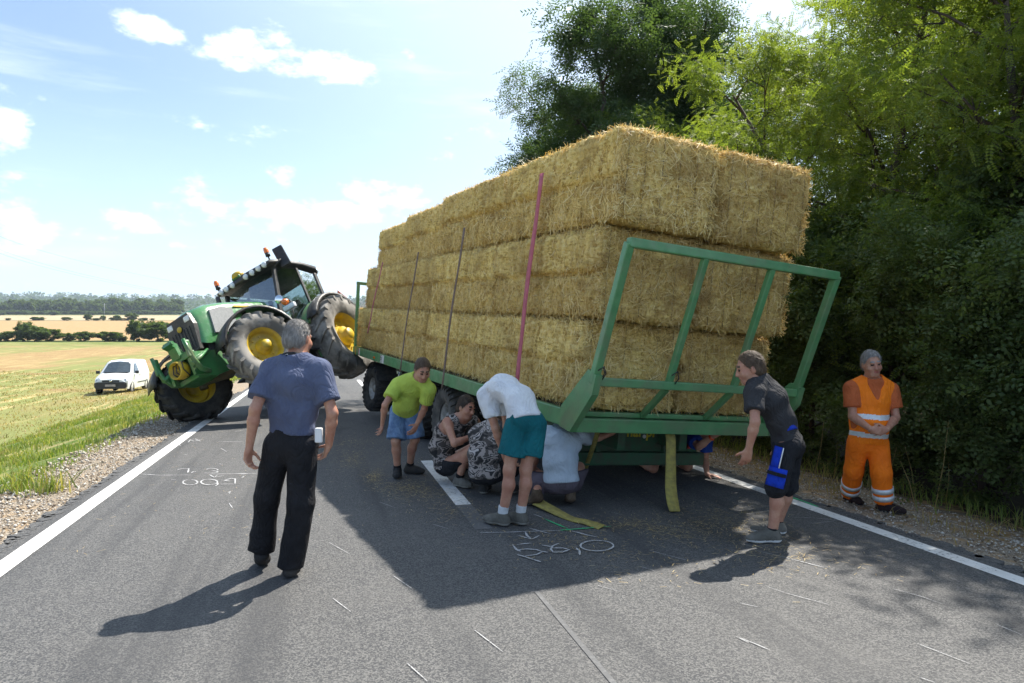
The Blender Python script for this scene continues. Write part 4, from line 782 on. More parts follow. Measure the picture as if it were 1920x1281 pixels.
# ================================================================== PEOPLE: bodies grown from a distance field round a posed skeleton
def vn(a): return a/max(np.linalg.norm(a), 1e-9)
class Field:
    """smooth union of tapered capsules on a grid, meshed with surface nets"""
    def __init__(s, pts, pad, h):
        pts = np.array(pts); s.h = h; s.lo = pts.min(0)-pad; s.n = np.ceil((pts.max(0)+pad-s.lo)/h).astype(int)+2; s.d = np.full(s.n, .3, np.float32)
    def grid(s, lo, hi):
        i0 = np.clip(np.floor((lo-s.lo)/s.h).astype(int), 0, s.n-1); i1 = np.clip(np.ceil((hi-s.lo)/s.h).astype(int)+1, 1, s.n); sl = tuple(slice(a, b) for a, b in zip(i0, i1))
        ax = [(s.lo[k]+s.h*np.arange(i0[k], i1[k])).astype(np.float32) for k in range(3)]; return sl, np.stack(np.meshgrid(*ax, indexing='ij'), -1)
    def cap(s, a, b, r1, r2, kk=.02, lat=None, ratio=1.0, cut=None, sub_=False, cutlo=None):
        a = np.asarray(a, np.float32); b = np.asarray(b, np.float32); m = max(r1, r2)*max(ratio, 1)+.05+kk; sl, P = s.grid(np.minimum(a, b)-m, np.maximum(a, b)+m)
        if P.size == 0: return s
        ab = b-a; L2 = float(ab @ ab)+1e-9; q = P-a; t = np.clip((q @ ab)/L2, 0, 1); e = q-t[..., None]*ab; r = r1+(r2-r1)*t
        if lat is not None:
            lat = vn(np.asarray(lat, np.float32)).astype(np.float32); c = e @ lat; e = e-(c*(1-1/ratio))[..., None]*lat
        d = np.sqrt((e*e).sum(-1))-r
        if cut: d = np.maximum(d, ((P-np.asarray(cut[0], np.float32)) @ np.asarray(cut[1], np.float32)))
        o = s.d[sl]
        if sub_: s.d[sl] = np.maximum(o, -d)
        elif kk <= 0: s.d[sl] = np.minimum(o, d)
        else:
            hh = np.maximum(kk-np.abs(o-d), 0)/kk; s.d[sl] = np.minimum(o, d)-hh*hh*kk*.25
        return s
    def ell(s, c, axes, rad_, kk=.02, sub_=False):
        c = np.asarray(c, np.float32); m = max(rad_)+.05+kk; sl, P = s.grid(c-m, c+m); q = (P-c) @ np.asarray(axes, np.float32).T; rad_ = np.asarray(rad_, np.float32)
        k0 = np.sqrt(((q/rad_)**2).sum(-1)); k1 = np.sqrt(((q/rad_**2)**2).sum(-1)); d = k0*(k0-1)/np.maximum(k1, 1e-6); o = s.d[sl]
        if sub_: s.d[sl] = np.maximum(o, -d)
        else:
            hh = np.maximum(kk-np.abs(o-d), 0)/kk; s.d[sl] = np.minimum(o, d)-hh*hh*kk*.25
        return s
    def plane(s, p, n):
        sl, P = s.grid(s.lo, s.lo+s.h*s.n); s.d = np.maximum(s.d, (P-np.asarray(p, np.float32)) @ np.asarray(vn(np.asarray(n, float)), np.float32)); return s
    def wrinkle(s, amp, f, seed=0):
        sl, P = s.grid(s.lo, s.lo+s.h*s.n); q = P+.05*np.stack([snoise(P, 7, seed+2), snoise(P, 6, seed+5), snoise(P, 8, seed+7)], -1); m_ = .5+.5*snoise(P, 5.5, seed+9)
        s.d += (amp*(.7*snoise(P, f*.6, seed)+m_*1.5*(np.abs(snoise(q, f*1.25, seed+1))-.28))).astype(np.float32); return s
    def mesh(s):
        D = s.d; neg = D < 0; n = np.array(D.shape); c = np.zeros(n-1, int)
        for i in range(8): c += neg[i & 1:n[0]-1+(i & 1), (i >> 1) & 1:n[1]-1+((i >> 1) & 1), (i >> 2):n[2]-1+(i >> 2)]
        I = np.argwhere((c > 0) & (c < 8)); idx = np.full(n-1, -1, np.int64); idx[tuple(I.T)] = np.arange(len(I)); acc = np.zeros((len(I), 3)); cnt = np.zeros(len(I)); off = np.array([(i & 1, (i >> 1) & 1, i >> 2) for i in range(8)])
        val = np.stack([D[tuple((I+o).T)] for o in off], 1)
        for a in range(8):
            for ax in range(3):
                b = a | (1 << ax)
                if b == a: continue
                va, vb = val[:, a], val[:, b]; m = (va < 0) != (vb < 0); t = np.where(m, va/(va-vb+1e-12), 0); p = off[a]+t[:, None]*(off[b]-off[a]); acc[m] += p[m]; cnt[m] += 1
        V = s.lo+s.h*(I+acc/np.maximum(cnt, 1)[:, None]); Fs = []
        for ax in range(3):
            u, w = (ax+1) % 3, (ax+2) % 3; sa = [slice(0, n[k]) for k in range(3)]; sb = list(sa); sa[ax] = slice(0, n[ax]-1); sb[ax] = slice(1, n[ax]); na, nb_ = neg[tuple(sa)], neg[tuple(sb)]
            for fl, msk in ((0, na & ~nb_), (1, ~na & nb_)):
                E = np.argwhere(msk); E = E[(E[:, u] > 0) & (E[:, w] > 0) & (E[:, u] < n[u]-1) & (E[:, w] < n[w]-1)]
                if not len(E): continue
                q = []
                for (du, dw) in ((1, 1), (0, 1), (0, 0), (1, 0)):
                    e = E.copy(); e[:, u] -= du; e[:, w] -= dw; q.append(idx[tuple(e.T)])
                q = np.stack(q, 1); q = q[(q >= 0).all(1)]; Fs.append(q if fl == 0 else q[:, ::-1])
        return V, np.concatenate(Fs) if Fs else np.zeros((0, 4), int)
def clothmat(name, c1, c2=None, rough=.9, bump=.35, bscale=70, sc=6): return mat(name, c1, c2 or tuple(x*.82 for x in c1), sc, rough, bump=bump, bscale=bscale, bdist=.006, spec=.2, fold=.5)
mm, t, b, out = rawmat('skin'); g_ = t.n('ShaderNodeTexCoord').outputs['Object']; n = t.noise(g_, 9, 4, .6); n2 = t.noise(g_, 60, 3, .6)
t.put(b.inputs['Base Color'], t.mix(t.ss(n, .35, .65), t.mix(t.ss(n2, .3, .7), (.46, .235, .15), (.52, .29, .20)), (.42, .19, .125))); b.inputs['Roughness'].default_value = .5; b.inputs['Subsurface Weight'].default_value = .12; b.inputs['Subsurface Radius'].default_value = (.02, .008, .004); b.inputs['Subsurface Scale'].default_value = .5
t.put(b.inputs['Normal'], t.bump(n2, .15, .003))
mat('lip', (.40, .14, .11), None, rough=.45); mat('eye_dark', (.05, .035, .03), None, rough=.25)
def hairmat(name, c1, c2): return mat(name, c1, c2, 60, .6, bump=.8, bscale=160, bdist=.006, stretch=(1, 1, .3))
hairmat('hair_grey', (.30, .285, .27), (.16, .15, .14)); hairmat('hair_brown', (.065, .04, .022), (.11, .07, .04)); hairmat('hair_dark', (.034, .021, .014), (.07, .045, .028))
clothmat('shirt_slate', (.105, .125, .20), (.085, .10, .165)); clothmat('shirt_lime', (.46, .58, .10), (.40, .52, .09)); clothmat('shirt_white', (.76, .78, .80), (.66, .68, .72)); clothmat('shirt_pale', (.46, .53, .60), (.38, .45, .52)); clothmat('shirt_charcoal', (.045, .045, .048), (.035, .035, .038)); clothmat('shirt_rust', (.52, .13, .045), (.44, .105, .035)); clothmat('shirt_blue', (.015, .06, .33), (.012, .045, .24))
clothmat('trousers_black', (.012, .012, .014), (.02, .02, .023)); clothmat('shorts_denim', (.19, .30, .48), (.11, .19, .34), sc=14); clothmat('shorts_teal', (.010, .135, .155), (.008, .105, .125)); clothmat('shorts_black', (.016, .017, .021), (.026, .027, .031)); clothmat('trousers_mauve', (.115, .095, .115), (.085, .07, .085)); clothmat('orange_fluo', (.95, .20, .01), (.85, .165, .01), rough=.75); clothmat('vest_fluo', (1.0, .235, .012), (.92, .20, .01), rough=.65); clothmat('pocket_blue', (.012, .05, .48), (.01, .04, .38)); clothmat('sock_white', (.62, .64, .66)); clothmat('sock_black', (.02, .02, .022)); clothmat('shoe_dark', (.03, .03, .032), (.055, .05, .045)); clothmat('shoe_grey', (.11, .105, .09), (.16, .15, .13)); clothmat('shoe_brown', (.075, .05, .032), (.11, .08, .055)); clothmat('shoe_maroon', (.05, .02, .018), (.03, .02, .02))
mat('sole', (.30, .29, .26), (.2, .19, .17), 20, .8); mat('sole_dark', (.03, .03, .03), None, rough=.8); mat('reflective_tape', (.72, .74, .74), (.62, .64, .65), 30, .4, metal=.2); mat('leather_belt', (.03, .018, .012), (.05, .03, .02), 20, .5); mat('strap_black', (.012, .012, .013), None, rough=.7); mat('print_white', (.8, .8, .8), None, rough=.6); mat('wrist_band', (.85, .10, .03), None, rough=.5); mat('ink', (.10, .11, .10), (.3, .18, .12), 18, .6)
mm, t, b, out = rawmat('camo'); g_ = t.n('ShaderNodeTexCoord').outputs['Object']; n = t.noise(t.scale(g_, (1, 1, 1.5)), 8.5, 2.5, .5, .8)
t.put(b.inputs['Base Color'], t.ramp(n, [(0, (.022, .022, .023)), (.41, (.085, .075, .07)), (.48, (.34, .30, .28)), (.555, (.03, .03, .032)), (.62, (.45, .41, .39)), (.69, (.11, .10, .095))], True)); b.inputs['Roughness'].default_value = .9; t.put(b.inputs['Normal'], t.bump(t.noise(g_, 60, 4), .4, .006))

def solve(par, u, v, L, sg=0, Yg=None):
    """joint on the ray of pixel (u, v) at limb length L from its parent; sg<0 towards the camera, >0 away"""
    c = np.array((0, 0, CAMH)); d = vn(px(u, v, 1.0)-c); q = c-par; bq = d @ q; disc = bq*bq-(q @ q-L*L)
    if disc <= 0:
        p = c-d*bq; return par+vn(p-par)*L
    r = math.sqrt(disc); return c+d*((-bq+r) if sg > 0 else (-bq-r))
def hand(F, w, d, pn, th, curl=.5, sc=1.0, spread=.06):
    """palm, four fingers, thumb: w wrist, d finger direction, pn palm normal (curl side), th thumb side"""
    d = vn(d); th = vn(th-d*(th @ d)); pn = np.cross(d, th) if pn is None else vn(pn-d*(pn @ d)-th*(pn @ th)); kn = []
    for i, o in enumerate((.031, .0105, -.010, -.029)):
        kp = w+d*(.088-(.004, 0, .004, .013)[i])*sc+th*o*sc; kn.append(kp); F.cap(w+th*o*.55*sc+d*.006, kp, .0145*sc, .012*sc, .012)
    F.cap(w+d*.03*sc+th*.012*sc, w+d*.03*sc-th*.02*sc, .015*sc, .014*sc, .014)
    for i, (kp, ln) in enumerate(zip(kn, ((.043, .026, .02), (.048, .03, .021), (.044, .028, .02), (.034, .021, .018)))):
        a = .0; p = kp; sp = (1.5-i)*spread
        for j, l in enumerate(ln):
            a += curl*(.75, .9, .6)[j]*(1+.12*i); q = p+((d*math.cos(a)+pn*math.sin(a))+th*sp*math.cos(a))*l*sc; r = (.0098, .009, .0082)[j]*sc*(1 if i < 3 else .88); F.cap(p, q, r, r*.92, .004); p = q
    p = w+d*.022*sc+th*.022*sc; dd = vn(d*.62+th*.7+pn*.35)
    for l, r in ((.042, .0125), (.032, .0105), (.024, .009)): q = p+dd*l*sc; F.cap(p, q, r*sc, r*.9*sc, .008); p = q; dd = vn(dd*.8+d*.45+pn*.25*(1+curl))
    return kn
def limb_dir(a, b): return vn(np.asarray(b)-np.asarray(a))

def person(label, J, look, shirt, legs, shoes, hair, build=1.0, belly=0.0, sleeve=.62, socks=None, sleeve_off=.026, leg_len=None, leg_w=1.0, hem=.10, h=.0105, curl=(.5, .5), thumb=None, shirt_kind='shirt', name='person', neck_cut=.075, toe=None, lower='shorts', shirt_off=.018, palm=None, bald=False, wr=.013):
    """J: joints in world space: pel, spi, che, nec, hea, shA, elA, wrA, shB, elB, wrB, hiA, knA, anA, toA, hiB, knB, anB, toB"""
    P = {k_: np.asarray(v_, float) for k_, v_ in J.items()}
    base = np.array([P['pel'][0], P['pel'][1], min(P['anA'][2], P['anB'][2])-.08]); root = thing(name, label, 'person', tuple(base))
    P = {k_: v_-base for k_, v_ in P.items()}
    lat_s = vn(P['shB']-P['shA']); lat_h = vn(P['hiB']-P['hiA']); b = build
    up_h = vn(P['spi']-P['pel']); up_c = vn(P['nec']-P['che']); fw = vn(np.cross(up_c, lat_s)); look = vn(np.asarray(look, float))
    if fw @ look < 0 and abs(fw @ look) > .25: fw = -fw
    # ---------- body
    F = Field(list(P.values()), .24+3*belly, h)
    def torso(F, o, lo=0.):
        F.cap(P['hiA']*.8+P['hiB']*.2, P['hiB']*.8+P['hiA']*.2, .105*b+o, .105*b+o, .03); F.cap(P['pel'], P['spi'], .105*b+o, .102*b+belly*.5+o, .05, (lat_h+lat_s)/2, 1.42); F.cap(P['spi'], P['che'], .102*b+belly*.5+o, .118*b+o, .05, lat_s, 1.40)
        F.cap(P['che'], P['nec']*.75+P['che']*.25, .118*b+o, .07*b+o, .05, lat_s, 1.5); F.cap(P['shA']*.86+P['nec']*.14, P['nec'], .062*b+o, .058+o, .05); F.cap(P['shB']*.86+P['nec']*.14, P['nec'], .062*b+o, .058+o, .05)
        if belly: F.ell((P['spi']*.6+P['pel']*.4)+fw*(.05+belly), np.eye(3), [.13*b+o+belly*.3]*3, .07)
    torso(F, 0)
    F.cap(P['nec']-up_c*.03, P['hea']-np.array((0, 0, .03)), .060*b**.5, .056, .03)
    for S in 'AB':
        sh, el_, wr_ = P['sh'+S], P['el'+S], P['wr'+S]; F.cap(sh, el_, .054*b, .041*b, .04); fa = el_*.70+wr_*.30; F.cap(el_, fa, .041*b, .043*b, .02); F.cap(fa, wr_, .043*b, .0265*b**.5, .02)
        hi, kn, an, to = P['hi'+S], P['kn'+S], P['an'+S], P['to'+S]; F.cap(hi, kn, .088*b, .056*b**.6, .05); bk = -vn((to-an)*np.array((1, 1, .2))); cf = kn*.68+an*.32+bk*.016; F.cap(kn, cf, .053*b**.6, .056*b**.6, .03); F.cap(cf, an, .056*b**.6, .036, .03); F.cap(an-np.array((0, 0, .0)), to*.6+an*.4-np.array((0, 0, .03)), .036, .032, .03)
        d = wr_-el_; th = (thumb or {}).get(S, None); th = (look*.8+np.cross(vn(d), np.array((0, 0, 1)))*.1) if th is None else np.asarray(th, float); pn = (palm or {}).get(S); pn = None if pn is None else np.asarray(pn, float)
        if (palm or {}).get('dir'+S) is not None: d = np.asarray(palm['dir'+S], float)
        hand(F, wr_, d, pn, th, curl[0 if S == 'A' else 1])
    # head
    hu = vn(P['hea']-P['nec']+np.array((0, 0, .12))); hf = vn(look-hu*(look @ hu)); hl = np.cross(hu, hf); A = np.stack([hl, hf, hu]); hc = P['hea']
    def at(x, y, z): return hc+hl*x+hf*y+hu*z
    F.ell(at(0, -.012, .028), A, (.077, .098, .098), .03); F.ell(at(0, .022, -.05), A, (.060, .072, .078), .04); F.cap(at(-.02, .066, -.098), at(.02, .066, -.098), .022, .022, .03); F.cap(at(0, .092, .012), at(0, .112, -.032), .010, .015, .014); F.cap(at(-.014, .100, -.034), at(.014, .100, -.034), .009, .009, .008); F.cap(at(-.04, .084, .032), at(.04, .084, .032), .012, .012, .018)
    for sx in (-1, 1): F.ell(at(sx*.030, .098, .010), A, (.016, .012, .010), .01, True); F.ell(at(sx*.032, .084, .008), A, (.013, .013, .012), .004); F.ell(at(sx*.079, -.008, -.008), A, (.011, .020, .032), .008); F.ell(at(sx*.046, .062, -.03), A, (.024, .024, .024), .03)
    F.cap(at(-.020, .094, -.062), at(.020, .094, -.062), .0085, .0085, .008)
    V, Fq = F.mesh(); q = (V[Fq].mean(1)-hc) @ A.T; mi = np.zeros(len(Fq), int)
    mi[(np.abs(q[:, 0]) < .025) & (q[:, 1] > .085) & (np.abs(q[:, 2]+.062) < .010)] = 1
    mi[(np.abs(np.abs(q[:, 0])-.032) < .013) & (q[:, 1] > .072) & (np.abs(q[:, 2]-.008) < .0085)] = 2
    mi[(np.abs(np.abs(q[:, 0])-.033) < .022) & (q[:, 1] > .075) & (np.abs(q[:, 2]-.038) < .007)] = 3
    bo = link('body', npmesh('body', V, Fq, True, mi), [MT['skin'], MT['lip'], MT['eye_dark'], MT[hair]], root)
    # ---------- hair
    F = Field([at(-.1, -.13, -.12), at(.1, .12, .14), at(.1, -.13, .14), at(-.1, .12, -.12)], .05, .008); F.ell(at(0, -.016, .032), A, (.084, .104, .104), .02); F.ell(at(0, -.05, -.03), A, (.078, .07, .07), .03)
    F.wrinkle(.0035, 60, 3); F.plane(at(0, .058, .072), hf*1.0+hu*-.6); F.plane(at(0, .03, -.02), hf*.8-hu*.45) if not bald else F.plane(at(0, .0, .055), hu*1.0+hf*.6); F.plane(at(0, 0, -.078), -hu); F.ell(at(0, .108, .045), A, (.058, .05, .05), .01, True); V, Fq = F.mesh()
    if len(Fq):
        g = np.random.default_rng(len(label)); n_ = 2600; fc = V[Fq[g.integers(0, len(Fq), n_)]]; w4 = g.dirichlet((1, 1, 1, 1), n_); p = (fc*w4[..., None]).sum(1); nn = p-hc; nn /= np.linalg.norm(nn, axis=1, keepdims=True)
        tg = -hu*.8-hf*.55+g.normal(0, .35, (n_, 3)); tg -= nn*(tg*nn).sum(1, keepdims=True); tg /= np.linalg.norm(tg, axis=1, keepdims=True); sd_ = np.cross(tg, nn)*.0016; ln = g.uniform(.010, .028, (n_, 1)); tip = p+tg*ln+nn*g.uniform(.0, .009, (n_, 1))
        Vs = np.stack([p-sd_, p+sd_, tip+sd_*.4, tip-sd_*.4], 1).reshape(-1, 3); b0 = len(V); V = np.concatenate([V, Vs]); Fq = np.concatenate([Fq, b0+np.arange(4*n_).reshape(n_, 4)])
        link('hair', npmesh('hair', V, Fq, True), MT[hair], root)
    # ---------- shirt
    o = shirt_off; F = Field([P[q_] for q_ in ('pel', 'spi', 'che', 'nec', 'shA', 'shB', 'elA', 'elB', 'hiA', 'hiB')], .25+3*belly, h*1.12); torso(F, o)
    for S in 'AB':
        if sleeve <= 0: continue
        sh, el_ = P['sh'+S], P['el'+S]; e = sh+(el_-sh)*sleeve; dr = vn(el_-sh); F.cap(sh, e+dr*.05, .058*b+sleeve_off, .050*b+sleeve_off+.012, .04, cut=(e, dr))
    F.wrinkle(wr, 16, len(label)); F.plane(P['pel']-up_h*hem, -up_h); F.cap(P['nec']+up_c*.025, P['hea'], neck_cut, neck_cut+.02, 0, sub_=True)
    if sleeve <= 0:
        for S in 'AB': F.cap(P['sh'+S]+vn(P['sh'+S]-P['nec'])*.03, P['el'+S], .085, .085, 0, sub_=True)
    V, Fq = F.mesh(); so_ = link(shirt_kind, npmesh(shirt_kind, V, Fq, True), MT[shirt], root)
    # ---------- shorts or trousers
    F = Field([P[q_] for q_ in ('pel', 'spi', 'hiA', 'hiB', 'knA', 'knB', 'anA', 'anB')], .2+3*belly, h*1.12); o = .016
    F.cap(P['hiA']*.8+P['hiB']*.2, P['hiB']*.8+P['hiA']*.2, .108*b+o, .108*b+o, .03); F.cap(P['pel'], P['spi'], .108*b+o*.7, .104*b+belly*.4+o*.5, .05, (lat_h+lat_s)/2, 1.42)
    if belly: F.ell((P['spi']*.6+P['pel']*.4)+fw*(.05+belly), np.eye(3), [.13*b+o*.6+belly*.3]*3, .06)
    full = leg_len is not None and leg_len > 1.0
    for S in 'AB':
        hi, kn, an = P['hi'+S], P['kn'+S], P['an'+S]; q_ = leg_len or .8
        if not full: e = hi+(kn-hi)*q_; dr = vn(kn-hi); F.cap(hi, e+dr*.06, (.094*b+o), (.072*b**.6+o+.02)*leg_w, .012, cut=(e, dr))
        else:
            F.cap(hi, kn, .094*b+o, .067*b**.6*leg_w+o, .03); e = kn+(an-kn)*(q_-1); dr = vn(an-kn); F.cap(kn, e+dr*.06, .067*b**.6*leg_w+o, .060*leg_w+o, .03, cut=(e, dr))
    F.wrinkle(wr*1.1, 15, len(label)+4); F.plane(P['pel']+up_h*.065, up_h); V, Fq = F.mesh(); lo_ = link(lower, npmesh(lower, V, Fq, True), MT[legs], root)
    # ---------- socks and shoes
    for S in 'AB':
        kn, an, to = P['kn'+S], P['an'+S], P['to'+S]; fd = vn((to-an)-np.array((0, 0, (to-an)[2])) if abs((to-an)[2]) < .12 else (to-an)); sd_ = vn(to-an-vn(kn-an)*((to-an) @ vn(kn-an))) if np.linalg.norm(to-an) > .01 else fd
        if socks: F = Field([an, kn*socks[1]+an*(1-socks[1])], .12, h); F.cap(an, an+(kn-an)*socks[1], .043, .047, .0, cut=(an+(kn-an)*(socks[1]-.02), vn(kn-an))); V, Fq = F.mesh(); link('sock', npmesh('sock', V, Fq, True), MT[socks[0]], root)
        sh_up = vn(np.cross(np.cross(fd, np.array((0, 0, 1.))), fd)) if abs(fd[2]) < .9 else np.array((0, 0, 1.)); dn = -sh_up; heel = an+dn*.045-fd*.045; ball = to+dn*.0
        latf = np.cross(fd, sh_up); F = Field([an, heel, ball, ball+fd*.06], .12, h*.8); F.cap(an+dn*.002, heel+fd*.03, .044, .042, .03); F.cap(heel+fd*.01, ball-fd*.02, .040, .040, .03, latf, 1.12); F.cap(ball-fd*.03, ball+fd*.035, .040, .030, .03, latf, 1.25); F.cap(an-fd*.005, ball-fd*.05+sh_up*.012, .042, .034, .03)
        zb = min(heel @ sh_up, ball @ sh_up)-.034; F.plane(sh_up*zb, dn); F.plane(an+sh_up*.035, sh_up); V, Fq = F.mesh(); mi = ((V[Fq].mean(1) @ sh_up) < zb+.022).astype(int); link('shoe', npmesh('shoe', V, Fq, True, mi), [MT[shoes[0]], MT[shoes[1]]], root)
    return root, P, base, dict(hf=hf, hu=hu, hl=hl, hc=hc, fw=fw, up_h=up_h, up_c=up_c, lat_s=lat_s, lat_h=lat_h, b=b, shirt=so_, lower=lo_, body=bo)
def chain(pel, Lp, spec):
    """spec: joint -> (parent, u, v, length, sign); solves every joint from the photograph's pixels and limb lengths"""
    J = {'pel': np.asarray(pel, float)}
    for k_, (pa, u, v, L, sg) in spec.items(): J[k_] = solve(J[pa], u, v, L*Lp, sg)
    return J
def stand(u, v, z=0.0): return gpx(u, v, z)
def on_ground(J, S, toe_dir, z=0.0, ln=.135, lift=0.0, tiptoe=0.0):
    """foot under ankle: ankle 8 cm over the sole, toe ahead"""
    a = J['an'+S]; f = vn(np.array((toe_dir[0], toe_dir[1], 0.))); J['to'+S] = np.array((a[0]+f[0]*ln, a[1]+f[1]*ln, a[2]-.045-tiptoe)); return J
# ---- A: photographer walking away, camera strap round his neck
Y = 4.66; pel = px(544, 822, Y)
J = dict(pel=pel, spi=px(548, 770, Y+.00), che=px(552, 718, Y-.01), nec=px(553, 678, Y+.03), hea=px(559, 635, Y+.10), shA=px(508, 694, Y+.02), shB=px(601, 697, Y+.0))
J['elA'] = solve(J['shA'], 478, 768, .30, -1); J['wrA'] = solve(J['elA'], 467, 840, .265, 1); J['elB'] = solve(J['shB'], 623, 775, .30, -1); J['wrB'] = solve(J['elB'], 616, 836, .25, 1)
J['hiA'] = px(519, 838, Y+.01); J['hiB'] = px(569, 838, Y); J['knA'] = px(500, 938, Y+.06); J['anA'] = px(490, 1042, Y+.10); J['knB'] = px(563, 945, Y-.03); J['anB'] = px(545, 1057, Y-.02)
J['toA'] = px(492, 1064, Y+.14+.08); J['toA'][2] = .045; J['anA'][2] = .155; on_ground(J, 'B', (-.1, 1)); J['anB'][2] = .085; J['toB'][2] = .04
rt, P, bs, X = person('man in slate blue t-shirt and black trousers walking with a camera strap round his neck', J, (.35, 1, -.25), 'shirt_slate', 'trousers_black', ('shoe_dark', 'sole_dark'), 'hair_grey', build=.88, sleeve=.74, sleeve_off=.030, shirt_off=.020, neck_cut=.092, leg_len=2.05, leg_w=1.16, lower='trousers', hem=-.035, h=.009, curl=(.75, .55), thumb={'A': (.3, .9, .1), 'B': (-.3, .9, .1)}, palm={'A': (1, .1, 0), 'B': (-1, .1, .1), 'dirB': (-.30, .25, -.55)})
up = X['up_h']; c0 = P['pel']+up*.085
MB().box(tuple(P['hiB']+np.array((.115, -.04, .085))), (.05, .035, .10), bev=.01).build('belt_pouch', MT['print_white'], rt)
# strap round the back of the neck with its lettering
nb = P['nec']; pts = []
for i in range(13):
    a = rad(-100+200*i/12); pts.append(nb+np.array((math.sin(a)*.088, -math.cos(a)*.088+.02, .042-.035*(1-math.cos(a))*.8)))
vs = []
for p in pts: vs += [p+np.array((0, .004, -.022)), p+np.array((0, -.004, .026))]
ns = link('neck_strap', npmesh('neck_strap', np.array(vs), np.array([(2*i, 2*i+1, 2*i+3, 2*i+2) for i in range(12)]), True), MT['strap_black'], rt); solid(ns, .005)
tx = text('Canon', .034, Matrix(), MT['print_white'], ns, ext=.0005, font_bold=True)
for v in tx.data.vertices:
    a = (v.co.x-.0)/.090; zz = v.co.y; v.co = Vector((nb[0]+math.sin(a)*.0945, nb[1]-math.cos(a)*.0965+.02-.004+v.co.z*-1-.002, nb[2]+.042-.035*(1-math.cos(a))*.8+zz))
# ---- B: lime t-shirt, stooping towards the trailer
Y = 8.0; J = dict(pel=px(760, 762, Y), spi=px(766, 742, Y-.10), che=px(774, 722, Y-.22), nec=px(786, 708, Y-.34), hea=px(792, 694, Y-.46), shA=px(744, 722, Y-.22), shB=px(805, 732, Y-.38))
J['elA'] = solve(J['shA'], 722, 760, .29, -1); J['wrA'] = solve(J['elA'], 717, 793, .25, 1); J['elB'] = solve(J['shB'], 795, 768, .29, 1); J['wrB'] = solve(J['elB'], 781, 797, .25, -1)
J['hiA'] = px(746, 772, Y+.02); J['hiB'] = px(775, 771, Y+.0); J['knA'] = px(742, 828, Y-.10); J['anA'] = px(745, 880, Y-.02); J['anA'][2] = .085; J['knB'] = px(778, 824, Y+.0); J['anB'] = px(768, 868, Y+.16); J['anB'][2] = .085
on_ground(J, 'A', (.15, -1)); on_ground(J, 'B', (1, -.35))
person('man in lime green t-shirt and pale denim shorts stooping beside the trailer', J, (.35, -.8, -.45), 'shirt_lime', 'shorts_denim', ('shoe_dark', 'sole_dark'), 'hair_brown', build=.87, belly=.006, sleeve=.62, leg_len=.92, leg_w=1.15, socks=('sock_black', .18), hem=.06, h=.0115, curl=(.5, .5), thumb={'A': (.4, -.8, 0), 'B': (-.3, -.8, 0)})
# ---- C: camouflage tank top, squatting beside the wheel
Y = 7.62; J = dict(pel=px(832, 868, Y), spi=px(828, 838, Y-.02), che=px(845, 806, Y-.06), nec=px(864, 783, Y-.08), hea=px(874, 764, Y-.12), shA=px(838, 793, Y-.18), shB=px(892, 792, Y+.06))
J['elA'] = solve(J['shA'], 852, 832, .28, -1); J['wrA'] = solve(J['elA'], 888, 817, .25, 1); J['elB'] = solve(J['shB'], 912, 820, .28, 1); J['wrB'] = solve(J['elB'], 930, 800, .25, 1)
J['hiA'] = px(838, 874, Y-.08); J['hiB'] = px(836, 870, Y+.12); J['knA'] = solve(J['hiA'], 880, 846, .40, -1); J['anA'] = px(860, 893, Y-.20); J['anA'][2] = .09; J['knB'] = px(889, 838, Y+.22); J['anB'] = px(868, 884, Y+.18); J['anB'][2] = .09
on_ground(J, 'A', (.75, -.65)); on_ground(J, 'B', (1, -.1))
rt, P, bs, X = person('tattooed man in camouflage tank top squatting beside the trailer wheel', J, (.75, -.6, -.15), 'camo', 'shorts_black', ('shoe_grey', 'sole'), 'hair_dark', build=.9, sleeve=0, leg_len=.88, socks=('sock_black', .2), hem=.06, h=.0115, thumb={'A': (.2, .2, 1), 'B': (.2, .2, 1)}, shirt_kind='tank_top', neck_cut=.10)
# ---- D: camouflage t-shirt, squatting, seen from behind
Y = 7.0; J = dict(pel=px(908, 884, Y), spi=px(905, 852, Y-.02), che=px(914, 820, Y+.05), nec=px(927, 796, Y+.14), hea=px(936, 778, Y+.26), shA=px(892, 812, Y+.10), shB=px(944, 812, Y+.02))
J['elA'] = solve(J['shA'], 896, 845, .28, 1); J['wrA'] = solve(J['elA'], 925, 838, .25, 1); J['elB'] = solve(J['shB'], 955, 850, .28, 1); J['wrB'] = solve(J['elB'], 965, 835, .25, 1)
J['hiA'] = px(895, 888, Y+.02); J['hiB'] = px(922, 890, Y-.02); J['knA'] = px(905, 866, Y+.42); J['anA'] = px(908, 914, Y+.10); J['anA'][2] = .09; J['knB'] = px(962, 876, Y+.30); J['anB'] = px(950, 920, Y-.02); J['anB'][2] = .10
on_ground(J, 'A', (.2, 1)); on_ground(J, 'B', (.6, .8))
person('man in camouflage t-shirt crouching with his back turned, between two helpers', J, (.5, 1, -.3), 'camo', 'shorts_black', ('shoe_dark', 'sole'), 'hair_brown', build=.9, sleeve=.6, leg_len=.9, hem=.05, h=.0115)
